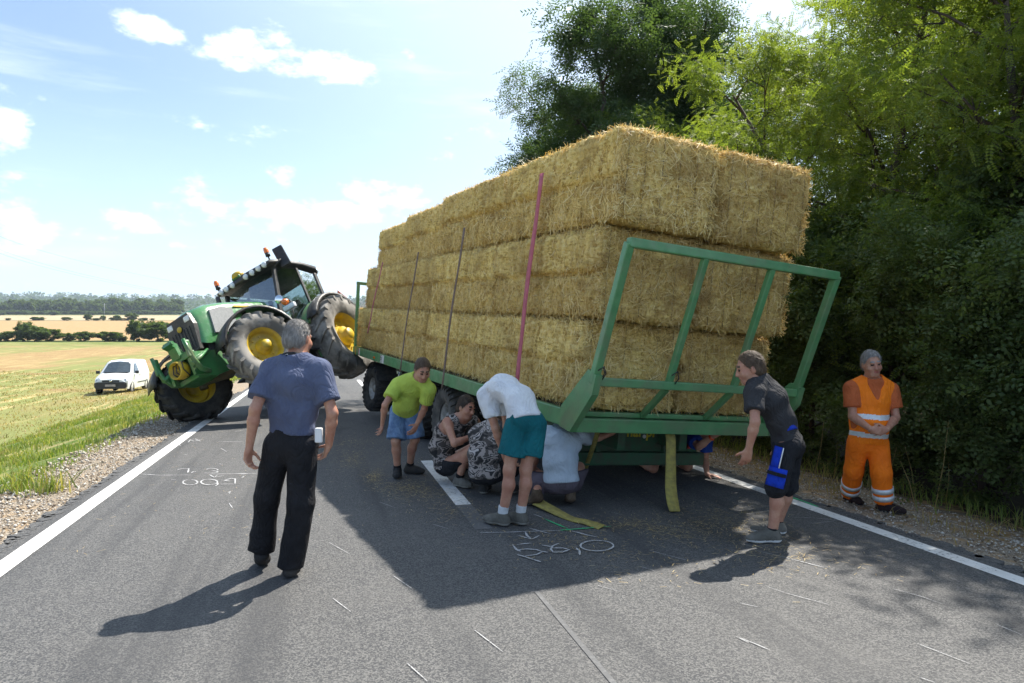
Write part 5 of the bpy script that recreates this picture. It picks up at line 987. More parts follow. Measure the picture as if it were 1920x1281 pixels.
# ---- E: white t-shirt, teal shorts, bent double
Y = 5.86; J = dict(pel=px(984, 782, Y), spi=px(974, 746, Y+.08), che=px(945, 728, Y+.22), nec=px(921, 733, Y+.40), hea=px(920, 752, Y+.56), shA=px(912, 744, Y+.20), shB=px(944, 742, Y+.52))
J['elA'] = solve(J['shA'], 929, 803, .29, 1); J['wrA'] = solve(J['elA'], 944, 850, .25, 1); J['elB'] = solve(J['shB'], 950, 800, .29, 1); J['wrB'] = solve(J['elB'], 958, 848, .25, 1)
J['hiA'] = px(967, 796, Y); J['hiB'] = px(1003, 795, Y+.04); J['knA'] = px(955, 882, Y-.02); J['anA'] = px(942, 962, Y+.02); J['anA'][2] = .09; J['knB'] = px(986, 880, Y+.02); J['anB'] = px(976, 960, Y+.05); J['anB'][2] = .09
on_ground(J, 'A', (-.75, .45)); on_ground(J, 'B', (-.7, .5))
person('man in white t-shirt and teal shorts bent double over the crouching helpers', J, (-.3, .8, -.8), 'shirt_white', 'shorts_teal', ('shoe_grey', 'sole'), 'hair_brown', build=.86, sleeve=.62, sleeve_off=.028, shirt_off=.020, leg_len=.68, leg_w=1.30, socks=('sock_white', .24), hem=.03, h=.010, thumb={'A': (.3, .9, .2), 'B': (-.3, .9, .2)})
# ---- F: pale shirt, kneeling under the rear corner
Y = 6.62; J = dict(pel=px(1052, 900, Y), spi=px(1050, 864, Y+.02), che=px(1052, 830, Y+.10), nec=px(1058, 806, Y+.24), hea=px(1068, 797, Y+.42), shA=px(1026, 813, Y+.14), shB=px(1086, 815, Y+.20))
J['elA'] = solve(J['shA'], 1003, 858, .29, 1); J['wrA'] = solve(J['elA'], 1000, 880, .24, 1); J['elB'] = solve(J['shB'], 1112, 824, .28, 1); J['wrB'] = solve(J['elB'], 1150, 812, .25, 1)
J['hiA'] = px(1036, 906, Y); J['hiB'] = px(1068, 906, Y); J['knA'] = px(1012, 914, Y+.32); J['anA'] = px(1006, 938, Y-.10); J['knB'] = px(1086, 912, Y+.34); J['anB'] = px(1070, 934, Y-.02)
J['knA'][2] = .22; J['knB'][2] = .30; J['anA'][2] = .14; J['anB'][2] = .13; J['toA'] = J['anA']+np.array((-.06, .08, -.09)); J['toB'] = J['anB']+np.array((.0, .10, -.085))
person('man in pale blue t-shirt and mauve trousers crouching under the rear corner of the trailer', J, (.2, 1, -.1), 'shirt_pale', 'trousers_mauve', ('shoe_brown', 'sole_dark'), 'hair_brown', build=.9, sleeve=.66, sleeve_off=.030, shirt_off=.026, leg_len=1.8, leg_w=1.15, lower='trousers', hem=.02, h=.0105)
# ---- G: charcoal t-shirt, work shorts, leaning in behind the gate
Y = 5.46; J = dict(pel=px(1476, 828, Y+.02), spi=px(1462, 786, Y+.0), che=px(1443, 748, Y-.02), nec=px(1421, 714, Y-.02), hea=px(1406, 690, Y-.03), shA=px(1414, 738, Y-.17), shB=px(1444, 728, Y+.15))
J['elA'] = px(1416, 791, Y-.29); J['wrA'] = px(1404, 843, Y-.22); J['elB'] = px(1456, 788, Y+.22); J['wrB'] = px(1462, 832, Y+.20)
J['hiA'] = px(1474, 838, Y-.08); J['hiB'] = px(1484, 838, Y+.12); J['knA'] = px(1456, 916, Y-.08); J['anA'] = px(1449, 994, Y-.06); J['anA'][2] = .085; J['knB'] = px(1474, 912, Y+.14); J['anB'] = px(1458, 984, Y+.18); J['anB'][2] = .085
on_ground(J, 'A', (-1, -.05), ln=.15); on_ground(J, 'B', (-1, .2), ln=.15)
rt, P, bs, X = person('young man in charcoal t-shirt and black work shorts with blue pockets leaning forward', J, (-1, .15, -.45), 'shirt_charcoal', 'shorts_black', ('shoe_grey', 'print_white'), 'hair_brown', build=.87, sleeve=.66, sleeve_off=.026, leg_len=1.02, leg_w=1.14, socks=('sock_black', .12), hem=.02, h=.0095, curl=(.42, .5), thumb={'A': (-1, .1, 0), 'B': (-1, .1, 0)})
def panel(P0, P1, lat, w, d, m, nm, off):
    """curved cloth patch lying on the thigh, from P0 to P1"""
    P0, P1, lat, off = [np.asarray(q_, float) for q_ in (P0, P1, lat, off)]; ax = vn(P1-P0); n = vn(off-ax*(off @ ax)); s_ = np.cross(ax, n); vs = []
    for i in range(5):
        for j in range(7):
            a = rad(-1+2*j/6)*1.0; a = (-1+2*j/6)*w; q_ = P0+(P1-P0)*i/4; vs.append(q_+n*d*math.cos(a)+s_*d*math.sin(a))
    o = link(nm, npmesh(nm, np.array(vs), np.array([(i*7+j, i*7+j+1, (i+1)*7+j+1, (i+1)*7+j) for i in range(4) for j in range(6)]), True), MT[m], rt); solid(o, .022 if 'pocket' in nm else .006); return o
h_, k_ = P['hiA'], P['knA']; ou = np.array((-.55, -.85, 0)); panel(h_+(k_-h_)*.50, h_+(k_-h_)*.94, None, .58, .117, 'pocket_blue', 'thigh_pocket', ou); panel(h_+(k_-h_)*.60, h_+(k_-h_)*.68, None, .5, .139, 'shorts_black', 'pocket_flap', ou); panel(h_+(k_-h_)*.02, h_+(k_-h_)*.50, None, .28, .117, 'pocket_blue', 'side_stripe', np.array((-.75, -.65, 0))); panel(h_+(k_-h_)*.02, h_+(k_-h_)*.50, None, .03, .123, 'print_white', 'piping', np.array((-.5, -.86, 0)))
MB().lathe([(.106, -.02), (.112, -.018), (.112, .018), (.106, .02)], 32, Matrix(((X['lat_h'][0]*1.42, X['up_h'][0], X['fw'][0]), (X['lat_h'][1]*1.42, X['up_h'][1], X['fw'][1]), (X['lat_h'][2]*1.42, X['up_h'][2], X['fw'][2]))).to_4x4(), closed=True).build('waistband', MT['pocket_blue'], rt).location = tuple(P['pel']+X['up_h']*.085)
# ---- H: orange workwear
Zg = -.10; fy = FPX*(CAMH-Zg)/(962-HYP); Y = fy+.06
J = dict(pel=px(1627, 820, Y), spi=px(1629, 786, Y), che=px(1632, 750, Y+.02), nec=px(1635, 712, Y), hea=px(1634, 682, Y-.05), shA=px(1597, 729, Y), shB=px(1671, 732, Y+.02))
J['elA'] = px(1599, 781, Y-.04); J['wrA'] = px(1633, 805, Y-.27); J['elB'] = px(1680, 783, Y-.03); J['wrB'] = px(1664, 805, Y-.25)
J['hiA'] = px(1609, 832, Y); J['hiB'] = px(1646, 832, Y); J['knA'] = px(1601, 882, Y+.10); J['anA'] = px(1594, 938, Y+.34); J['anA'][2] = Zg+.09; J['knB'] = px(1653, 888, Y-.10); J['anB'] = px(1658, 951, Y-.06); J['anB'][2] = Zg+.09
on_ground(J, 'A', (.15, -1)); on_ground(J, 'B', (.85, -.75))
rt, P, bs, X = person('man in orange high visibility vest and trousers walking on the verge by the trees', J, (-.05, -1, -.1), 'shirt_rust', 'orange_fluo', ('shoe_maroon', 'sole_dark'), 'hair_grey', build=.93, belly=.012, sleeve=.68, sleeve_off=.026, shirt_off=.012, leg_len=1.96, leg_w=1.17, lower='trousers', hem=.06, h=.0105, thumb={'A': (.1, .1, 1), 'B': (-.1, .1, 1)}, palm={'A': (.1, .9, -.3), 'B': (-.1, .9, -.3), 'dirA': (1, -.1, -.25), 'dirB': (-1, -.2, -.2)}, wr=.006)
F = Field([P[q_] for q_ in ('pel', 'spi', 'che', 'nec', 'shA', 'shB', 'hiA', 'hiB')], .40, .0115); b = X['b']; o = .024; lat_s, lat_h = X['lat_s'], X['lat_h']
F.cap(P['hiA']*.8+P['hiB']*.2, P['hiB']*.8+P['hiA']*.2, .105*b+o, .105*b+o, .03); F.cap(P['pel'], P['spi'], .105*b+o, .102*b+.010+o, .05, lat_h, 1.42); F.cap(P['spi'], P['che'], .102*b+.010+o, .118*b+o, .05, lat_s, 1.40); F.cap(P['che'], P['nec']*.75+P['che']*.25, .118*b+o, .07*b+o, .05, lat_s, 1.5)
F.cap(P['shA']*.8+P['nec']*.2, P['nec'], .062*b+o, .058+o, .05); F.cap(P['shB']*.8+P['nec']*.2, P['nec'], .062*b+o, .058+o, .05); F.ell((P['spi']*.6+P['pel']*.4)+X['fw']*(.05+.012), np.eye(3), [.13*b+o+.004]*3, .07); F.wrinkle(.006, 13, 3)
F.plane(P['pel']-X['up_h']*.06, -X['up_h'])
for S in 'AB': F.cap(P['sh'+S]+vn(P['sh'+S]-P['nec'])*.115, P['el'+S]+vn(P['sh'+S]-P['nec'])*.09, .10, .125, 0, sub_=True)
F.cap(P['nec']+X['up_c']*.02, P['hea'], .085, .1, 0, sub_=True)
for i in range(8): f = i/7; F.cap(P['nec']+X['fw']*(.10+.06*f)-X['up_c']*(.0+.22*f)-lat_s*.002, P['nec']+X['fw']*(.22+.06*f)-X['up_c']*(.0+.22*f), .085*(1-f)+.004, .085*(1-f)+.004, 0, sub_=True)
V, Fq = F.mesh(); cc = V[Fq].mean(1)-P['pel']; hh_ = cc @ X['up_h']; mi = ((np.abs(hh_-.035) < .024) | (np.abs(hh_-.215) < .024)).astype(int); link('safety_vest', npmesh('safety_vest', V, Fq, True, mi), [MT['vest_fluo'], MT['reflective_tape']], rt)
for S in 'AB':
    kn, an = P['kn'+S], P['an'+S]
    for f in (.52, .76): c_ = kn+(an-kn)*f; d_ = vn(an-kn); r_ = (.064*1.17+.016+(.060*1.17-.064*1.17)*f)*1.03+.003; q_ = Vector(d_).to_track_quat('Y', 'Z').to_matrix().to_4x4(); MB().lathe([(r_-.004, -.024), (r_+.004, -.024), (r_+.003, .024), (r_-.004, .024)], 30, q_, closed=True).build('reflective_band', MT['reflective_tape'], rt).location = tuple(c_)
# ---- I: blue t-shirt, on hands and knees under the tree side of the bed
Y = 7.95; J = dict(pel=px(1255, 826, Y+.5), spi=px(1278, 818, Y+.30), che=px(1300, 812, Y+.12), nec=px(1318, 806, Y-.02), hea=px(1322, 806, Y-.16), shA=px(1296, 818, Y-.08), shB=px(1325, 818, Y+.12))
J['elB'] = solve(J['shB'], 1322, 860, .28, 1); J['wrB'] = px(1326, 897, Y-.02); J['wrB'][2] = .035; J['elA'] = solve(J['shA'], 1310, 838, .24, -1); J['wrA'] = solve(J['elA'], 1338, 818, .22, -1)
J['hiA'] = px(1236, 834, Y+.45); J['hiB'] = px(1270, 832, Y+.60); J['knA'] = px(1225, 886, Y+.22); J['knA'][2] = .06; J['anA'] = J['knA']+np.array((-.12, .40, .02)); J['knB'] = px(1290, 884, Y+.34); J['knB'][2] = .06; J['anB'] = J['knB']+np.array((-.10, .40, .02)); J['toA'] = J['anA']+np.array((0, .10, -.05)); J['toB'] = J['anB']+np.array((0, .10, -.05))
rt, P, bs, X = person('man in blue t-shirt on hands and knees under the tree side of the trailer', J, (.6, -.8, 0), 'shirt_blue', 'shorts_black', ('shoe_dark', 'sole_dark'), 'hair_dark', build=.96, sleeve=.7, leg_len=.8, hem=.06, h=.0125, curl=(.5, .12), palm={'dirB': (.75, -.55, -.05), 'B': (0, 0, -1)}, thumb={'B': (-.3, -.9, 0), 'A': (0, 0, 1)})
d_ = vn(P['elA']-P['wrA']); MB().lathe([(.030, -.012), (.036, -.012), (.036, .012), (.030, .012)], 20, Vector(d_).to_track_quat('Y', 'Z').to_matrix().to_4x4(), closed=True).build('wristband', MT['wrist_band'], rt).location = tuple(P['wrA']+d_*.03)
# ================================================================== VAN, TREES, SHRUBS, FAR LAND
def copy_thing(src, name, mw, label=None, group=None):
    r = bpy.data.objects.new(name, src.data); COL.objects.link(r); r.matrix_world = mw
    for k_ in src.keys(): r[k_] = src[k_]
    if label: r['label'] = label
    if group: r['group'] = group
    for c_ in src.children:
        q = c_.copy(); COL.objects.link(q); q.parent = r; q.matrix_parent_inverse = Matrix(); q.matrix_local = c_.matrix_local.copy()
    return r
# ---- leaves and crowns
def rotmats(n, g, droop=.5):
    a = g.uniform(0, 2*np.pi, n); p = g.normal(-droop*.5, .5, n); r = g.normal(0, .6, n); ca, sa, cp, sp, cr, sr = np.cos(a), np.sin(a), np.cos(p), np.sin(p), np.cos(r), np.sin(r)
    x = np.stack([ca*cp, sa*cp, sp], 1); y0 = np.stack([-sa, ca, 0*a], 1); z0 = np.cross(x, y0); y = y0*cr[:, None]+z0*sr[:, None]; return x, y, np.cross(x, y)
def sprig(kind):
    """small leaf clusters: vertices in (along, across, up), quads"""
    V = []
    def leaf(p, d, L, w, up=0.):
        d = np.array(d, float); d /= np.linalg.norm(d); s_ = np.array((-d[1], d[0], 0)); p = np.array(p, float); V.extend([p, p+d*L*.5+s_*w+(0, 0, up), p+d*L+(0, 0, -.1*L), p+d*L*.5-s_*w+(0, 0, up)])
    if kind == 'pinnate':
        for i in range(6):
            for sg in (-1, 1): leaf((.03+i*.028, 0, -.01*i*i*.1), (.35, sg, 0), .042-.002*abs(i-2.5), .0115, .004)
        leaf((.20, 0, -.02), (1, 0, -.2), .042, .0115)
    elif kind == 'broad':
        R_ = random.Random(2)
        for i in range(6): leaf((.03*i, R_.uniform(-.02, .02), R_.uniform(-.02, .02)), (.6, (-1)**i*R_.uniform(.4, 1), R_.uniform(-.3, .2)), .065, .021, .006)
    elif kind == 'small':
        R_ = random.Random(5)
        for i in range(8): leaf((.022*i, 0, R_.uniform(-.01, .02)), (.5, (-1)**i*1.0, R_.uniform(-.3, .4)), .038, .0125, .004)
    elif kind == 'needle':
        R_ = random.Random(6)
        for i in range(9): leaf((.03*i, 0, 0), (.8, (-1)**i*.9, R_.uniform(-.3, .3)), .075, .012, .0)
    elif kind == 'clump':
        R_ = random.Random(7)
        for i in range(7): leaf((R_.uniform(-.25, .25), R_.uniform(-.25, .25), R_.uniform(-.2, .2)), (R_.uniform(-1, 1), R_.uniform(-1, 1), R_.uniform(-.5, .5)), .34, .14, .02)
    V = np.array(V); return V, np.arange(len(V)).reshape(-1, 4)
def foliage(name, pos, kind, sc, m, seed, droop=.5):
    g = np.random.default_rng(seed); T, Fq = sprig(kind); n = len(pos); x, y, z = rotmats(n, g, droop); s_ = (sc*g.uniform(.7, 1.35, n))[:, None, None]
    V = (T[None, :, 0:1]*x[:, None]+T[None, :, 1:2]*y[:, None]+T[None, :, 2:3]*z[:, None])*s_+pos[:, None]; Fa = (Fq[None]+len(T)*np.arange(n)[:, None, None]).reshape(-1, 4)
    me = npmesh(name, V.reshape(-1, 3), Fa); me.materials.append(MT[m]); return me
def tree_parts(seed, H, cr, kind, nleaf, leafm, barkm, sc=1.0, c0=.22, shape='round', lean=0.0, nl=13, tr=.15):
    """returns (trunk mesh, crown mesh): limbs, twigs and leaf sprigs gathered in clumps round the twig ends"""
    g = np.random.default_rng(seed); mb = MB(); bend = g.normal(0, .04*H, (6, 2)); pts = [Vector((bend[i][0]*(i/5)+lean*H*(i/5)**1.3, bend[i][1]*(i/5), H*.90*i/5)) for i in range(6)]; pts[0] = Vector((0, 0, -.3)); mb.tube(pts, [tr*(1-.16*i) for i in range(6)], 9); tips = []
    for i in range(nl):
        f = c0+(.99-c0)*(i+g.random())/nl; j = min(int(f*5), 4); p0 = pts[j].lerp(pts[j+1], f*5-j); a = i*2.4+g.normal(0, .3)
        if shape == 'round': L = cr*math.sqrt(max(.12, 1-((f-.55)/.5)**2))*g.uniform(.75, 1.15); up = .25+.75*f
        elif shape == 'cone': L = cr*(1.22-f)*g.uniform(.75, 1.15); up = .15+.7*f
        else: L = cr*g.uniform(.6, 1.1)*(1.05-.35*f); up = .4+.5*f
        d = Vector((math.cos(a), math.sin(a), up)).normalized(); p1 = p0+d*L*.5+Vector((0, 0, .06*L)); p2 = p0+d*L+Vector((0, 0, -.05*L*(1-f))); mb.tube([p0, p1, p2], [tr*.38*(1-.5*f), tr*.24*(1-.5*f), tr*.08], 6); tips.append((p2, max(L*.40, .35*cr if f > .8 else 0)))
        for q in range(5):
            b0 = p0.lerp(p2, g.uniform(.3, .95)); d2 = (d+Vector(g.normal(0, .65, 3))).normalized(); b1 = b0+d2*L*g.uniform(.25, .5); mb.tube([b0, b1], [tr*.10, tr*.03], 4); tips.append((b1, L*.28))
    C = np.array([tuple(p) for p, _ in tips]); rr = np.array([r for _, r in tips]); w = np.maximum(rr, .25*rr.max())**1.5; pick = g.choice(len(C), nleaf, p=w/w.sum()); off = g.normal(0, 1, (nleaf, 3)); off /= np.linalg.norm(off, axis=1, keepdims=True); off *= (g.random((nleaf, 1))**.55); pos = C[pick]+off*rr[pick][:, None]*np.array((1.05, 1.05, .75)); pos[:, 2] = np.maximum(pos[:, 2], .1)
    tm = mb.mesh('trunk'); tm.materials.append(MT[barkm]); return tm, foliage('crown', pos, kind, sc, leafm, seed+1)
mat('bark', (.085, .065, .05), (.045, .036, .03), 14, .9, bump=.8, bscale=30, stretch=(1, 1, .25)); mat('bark_far', (.12, .10, .09), (.08, .07, .06), 4, .9)
leafmat('leaf_locust', [(.075, .12, .028), (.115, .17, .038), (.165, .22, .05), (.23, .27, .065)], .52)
leafmat('leaf_shrub', [(.055, .09, .034), (.08, .125, .044), (.11, .155, .055), (.15, .19, .07)], .42)
leafmat('leaf_dark', [(.04, .075, .036), (.06, .105, .046), (.085, .135, .056)], .42)
leafmat('leaf_field', [(.05, .085, .028), (.075, .12, .035), (.10, .15, .042), (.14, .175, .055)], .4)
leafmat('leaf_weed', [(.05, .085, .025), (.09, .12, .04), (.20, .17, .07)], .35)
def plant_tree(name, parts, loc, rot, sc, label, cat, group=None):
    e = thing(name, label, cat, group=group, mw=Matrix.Translation(loc) @ Matrix.Rotation(rot, 4, 'Z') @ Matrix.Scale(sc, 4)); link('trunk', parts[0], None, e); link('crown', parts[1], None, e); return e
R = random.Random(21)
LOC = [tree_parts(100+i, 9.5, 3.1, 'pinnate', 10200, 'leaf_locust', 'bark', 1.18, c0=.12, shape='open', lean=(.06, -.05, .1)[i], nl=20, tr=.15) for i in range(2)]
DRK = [tree_parts(120+i, 13.0, 3.6, 'needle', 12500, 'leaf_dark', 'bark', 1.75, c0=.12, shape=('cone', 'round')[i], nl=22, tr=.17) for i in range(2)]
SHR = [tree_parts(140+i, 3.0, 1.5, 'small', 6500, 'leaf_shrub', 'bark', 1.35, c0=.04, shape='round', nl=16, tr=.05) for i in range(3)]
def at_road(s, t): x, y, _ = rw(s, t); return Vector((x, y, gz1(x, y)))
# shrub belt at the verge
for i, (s, t, q, sc) in enumerate([(3.4, 7.6, 0, .80), (4.9, 7.4, 1, .95), (6.3, 7.5, 2, .92), (7.7, 7.5, 0, 1.0), (9.1, 7.4, 1, 1.0), (10.6, 7.4, 2, 1.08), (12.2, 7.5, 0, 1.05), (13.9, 7.4, 1, 1.1), (15.8, 7.6, 2, 1.15), (18, 7.6, 0, 1.2), (20.5, 7.8, 1, 1.2), (23.5, 7.8, 2, 1.3),
                                   (4.4, 9.4, 2, 1.2), (6.6, 9.3, 0, 1.3), (8.9, 9.2, 1, 1.3), (11.4, 9.2, 2, 1.4), (14, 9.3, 0, 1.4), (17, 9.4, 1, 1.5)]):
    plant_tree('roadside_shrub', SHR[q], at_road(s, t), R.uniform(0, 6), sc, 'dense dark green shrub in the belt along the tree side verge', 'shrub', 'shrubs along the tree side verge')
for i, (s, t, q, sc) in enumerate([(4.6, 9.0, 0, .80), (7.0, 8.6, 1, .84), (9.4, 8.7, 2, .92), (11.8, 8.8, 0, .78), (14.4, 8.9, 1, .76), (17.2, 9.0, 2, .86), (5.8, 11.2, 2, 1.0), (10.2, 11.4, 1, .9), (20, 10.6, 0, .92), (7.4, 13.4, 1, 1.2), (11.4, 13.6, 2, 1.2), (15.6, 13.4, 0, 1.15), (20, 13.2, 1, 1.1), (3.2, 12.4, 2, 1.1), (24, 11.5, 2, .85), (28.5, 11.5, 0, .8)]):
    plant_tree('locust_tree', LOC[q % 2], at_road(s, t), R.uniform(0, 6), sc, 'leafy locust tree with feathery sunlit leaves behind the roadside shrubs', 'tree', 'locust trees behind the roadside shrubs')
for (u, Y, q, sc, lb) in ((1125, 20.5, 0, .96, 'tall dark tree with a pointed crown rising behind the straw load'), (1225, 22.0, 0, 1.06, 'tallest dark tree rising above the rear straw bale'), (1305, 21.0, 1, .90, 'dark tree with a rounded crown between the tall dark trees and the locusts'), (1045, 23.0, 1, .80, 'dark spreading tree whose branches reach out over the straw load')):
    x = (u-CXP)/FPX*Y; plant_tree('dark_tree', DRK[q], Vector((x, Y, gz1(x, Y))), R.uniform(0, 6), sc, lb, 'tree')
# leaning bare trunk seen between the shrubs
p = [px(1745, 905, 9.6), px(1845, 545, 10.2), px(1808, 420, 10.4), px(1770, 290, 10.5), px(1745, 180, 10.6)]
p = [px(1915, 640, 9.7), px(1860, 530, 9.9), px(1805, 370, 10.2), px(1775, 280, 10.4), px(1740, 190, 10.6)]; q = px(1960, 760, 9.6); q2 = px(2000, 900, 9.6); q2[2] = -.5
lt = thing('leaning_tree', 'slim bare brown trunk leaning among the locust leaves', 'tree', tuple(q2)); MB().tube([Vector(w_)-Vector(q2) for w_ in [q2, q]+p], [.10, .095, .085, .08, .065, .05, .03], 9).build('trunk', MT['bark'], lt)
# weeds at the shrub foot
g = np.random.default_rng(31)
for i in range(34):
    s = g.uniform(2.6, 13); t_ = 6.05+g.uniform(-.15, .75); P0 = at_road(s, t_); hh = g.uniform(.35, .95); mb = MB(); top = Vector((g.normal(0, .09), g.normal(0, .09), hh)); mb.tube([(0, 0, -.03), tuple(top*.5+Vector((.02, 0, 0))), tuple(top)], [.006, .005, .002], 4, caps=False); n = int(24*hh)+6
    f = g.random(n); pos = np.array(top)[None]*f[:, None]+g.normal(0, .035, (n, 3)); e = thing('roadside_weed', 'spindly green and straw coloured weed at the foot of the roadside shrubs', 'weed', tuple(P0), 'tall weeds along the shrub belt'); mb.build('stem', MT['dry_grass'], e); link('leaves', foliage('leaves', pos, 'small', .85, 'leaf_weed', 300+i), None, e)
# tufts on the field side slope
for i, (u, v) in enumerate([(245, 783), (92, 935), (38, 930), (205, 775)]):
    P0 = gpx(u, v, -.12); n = 90; g2 = np.random.default_rng(i+60); V, Fq = blades(n, g2.normal(0, .10, n)+P0[0], g2.normal(0, .10, n)+P0[1], .30, .007, i+80, .7); o = link('grass_tuft', npmesh('grass_tuft', V, Fq), MT['grass_blade']); tag(o, ['bright green tuft on the grass slope near the van', 'low green tuft on the gravel verge', 'small green tuft at the inner gravel border', 'green tuft higher on the slope beside the van track'][i], 'grass tuft')
# ---- bushes and hedges in the fields
BSH = [tree_parts(170+i, 4.6, 2.6, 'clump', 1500, 'leaf_field', 'bark_far', 1.0, c0=.05, nl=16, tr=.07) for i in range(3)]
def bush(u, vb, w, hgt, Y, q, label, group=None, z=None, name='field_bush', m=None):
    """bush of pixel width w and height hgt standing at depth Y"""
    x = (u-CXP)/FPX*Y; zz = gz1(x, Y); e = thing(name, label, 'bush', group=group, mw=Matrix.Translation((x, Y, zz-.1)) @ Matrix.Rotation(R.uniform(0, 6), 4, 'Z') @ Matrix.Diagonal((w/FPX*Y/5.6, w/FPX*Y/5.6, hgt/FPX*Y/5.0, 1))); link('trunk', BSH[q][0], None, e); link('crown', BSH[q][1], None, e); return e
GB1 = 'bushes along the near field boundary'
for (u, w, h_, q, lb) in [(295, 62, 34, 0, 'large round dark green bush standing by the tractor nose'), (256, 34, 34, 1, 'upright light green bush beside the large round bush'), (205, 44, 17, 2, 'low spreading bush between two stubble strips'), (157, 34, 17, 0, 'low yellow green bush left of the spreading bush'), (128, 28, 14, 1, 'small low bush in the middle of the near hedge row'), (90, 44, 22, 2, 'dark bush at the end of the long hedge'), (68, 34, 26, 0, 'rounded bush in the long hedge'), (47, 30, 32, 1, 'tallest small tree in the long hedge'), (24, 40, 18, 2, 'low dark bush behind the small hedge tree'), (3, 30, 14, 0, 'low bush running out of the long hedge'), (228, 20, 9, 1, 'tiny bush next to the upright light green bush')]:
    bush(u, 0, w, h_, 204, q, lb, GB1)
for (u, w, h_) in [(15, 9, 4), (70, 24, 6), (125, 18, 6), (165, 14, 10), (181, 16, 4), (194, 9, 8), (212, 14, 5), (219, 12, 9), (232, 20, 4), (248, 20, 12), (268, 14, 4), (272, 10, 5), (286, 8, 4)]:
    bush(u, 0, w, h_, 484, R.randrange(3), 'small dark bush on the boundary between the two wheat fields', 'small bushes between the wheat fields')
FT = [tree_parts(180+i, 15, 5.0, 'clump', 750, 'leaf_field', 'bark_far', 3.0, c0=.25, nl=9, tr=.25) for i in range(3)]
g = np.random.default_rng(77)
rows = [(-70, 340, 960, 1.0, 54, .9), (-70, 130, 985, 1.15, 24, 1.0), (100, 345, 1000, 1.25, 44, .8)]
for (u0, u1, Y0_, sc, n, jit) in rows:
    for i in range(n):
        u = u0+(u1-u0)*(i+g.uniform(-.4, .4))/n; Y = Y0_+g.uniform(-18, 18); x = (u-CXP)/FPX*Y; k_ = g.integers(0, 3)
        plant_tree('distant_tree', FT[k_], Vector((x, Y, gz1(x, Y)-1)), g.uniform(0, 6), sc*g.uniform(.75, 1.25), 'hazy tree of the far wood beyond the wheat fields', 'tree', 'trees of the far wood')
for i in range(46):
    u = -60+400*(i+g.uniform(-.5, .5))/46; bush(u, 0, g.uniform(10, 22), g.uniform(4, 8), 930+g.uniform(-15, 15), int(g.integers(0, 3)), 'low scrub bush in front of the far wood', 'scrub bushes before the far wood')
for i, (u, w, h_) in enumerate([(100, 22, 7), (3, 14, 6), (170, 18, 6)]): bush(u, 0, w, h_, 850, i, ['lone low bush on the green strip below the far wood', 'low bush at the open end of the green strip', 'low bush beside the distant pole'][i])
# ---- woods on the far ridge (one mass)
n = 9000; uu = g.uniform(-1900, 2600, n); YY = g.uniform(1500, 2750, n)**1.0; xx = (uu-CXP)/FPX*YY; pos = np.stack([xx, YY, gz(xx, YY)+g.uniform(0, 13, n)], 1); me = foliage('far_wood', pos, 'clump', 26, 'leaf_dark', 5); tag(link('far_wood', me), 'dark wooded ridge on the horizon', 'wood', kind='stuff')
# ---- power line and distant pole
mat('wire', (.16, .17, .18), None, rough=.6); mat('pole_grey', (.42, .42, .42), (.34, .34, .34), 6, .7)
Yp = 430.; pb = (196-CXP)/FPX*Yp*2.0; Yp *= 2.0; zb = gz1(pb, Yp); pole = thing('power_pole', 'thin pale pole in front of the far wood', 'pole', (pb, Yp, zb)); MB().cyl((0, 0, -.5), (0, 0, 15.0), .32, .22, n=8).build('mast', MT['pole_grey'], pole); MB().bar((-2.6, 0, 13.6), (2.6, 0, 13.6), .22, .22).build('cross_arm', MT['pole_grey'], pole)
for (a, b_, c_) in (((-40, 420), (180, 497), (420, 545)), ((-40, 447), (180, 520), (400, 562)), ((-40, 456), (180, 524), (400, 565))):
    A, C_ = px(*a, 95.), px(*c_, 260.); M_ = px(*b_, 150.); pts = []
    for i in range(25):
        f = i/24; q = (1-f)**2*A+2*f*(1-f)*(2*M_-.5*A-.5*C_)+f*f*C_; pts.append(tuple(q))
    tag(MB().tube(pts, .022, 4, caps=False).build('power_line', MT['wire']), ['upper power line wire sagging across the sky', 'middle power line wire sagging across the sky', 'lowest power line wire sagging across the sky'][[420, 447, 456].index(a[1])], 'wire')
# ---- white van on the field edge
mat('van_white', (.80, .81, .81), (.76, .77, .77), 3, .3, coat=.5); mat('van_black', (.02, .022, .026), (.035, .037, .04), 9, .55); mat('van_glass', (.03, .045, .055), (.05, .07, .085), 2.5, .08, coat=.6, spec=.8); mat('chrome', (.7, .7, .7), None, rough=.2, metal=1.0); mat('head_glass', (.55, .58, .62), (.35, .38, .42), 14, .15, coat=.6)
VY = 39.5; vx = (230-CXP)/FPX*VY; vz = gz1(vx, VY)+.02; vh = rad(-77)          # nose towards the camera
van = thing('delivery_van', 'small white panel van parked at the edge of the stubble field', 'van', mw=Matrix.Translation((vx, VY, vz)) @ Matrix.Rotation(vh, 4, 'Z'))
# stations along x (nose +): x, half width at sill, half width at waist, half width at roof, z sill, z waist, z top
stn = [(2.02, .66, .70, .60, .34, .66, .78), (1.90, .80, .83, .72, .28, .74, .90), (1.45, .85, .88, .78, .26, .92, 1.04), (1.02, .86, .89, .80, .26, 1.02, 1.12), (.42, .86, .89, .66, .26, 1.06, 1.74), (.10, .86, .89, .66, .26, 1.06, 1.80), (-1.2, .86, .89, .68, .26, 1.06, 1.82), (-1.98, .85, .87, .66, .28, 1.06, 1.79), (-2.06, .82, .84, .62, .36, 1.04, 1.70)]
vs = []
for (x, a, b_, c_, z0, z1, z2) in stn: vs += [(x, -a, z0), (x, -b_, (z0+z1)/2), (x, -b_, z1), (x, -c_, z2-.05), (x, -c_+.10, z2), (x, 0, z2+.03), (x, c_-.10, z2), (x, c_, z2-.05), (x, b_, z1), (x, b_, (z0+z1)/2), (x, a, z0)]
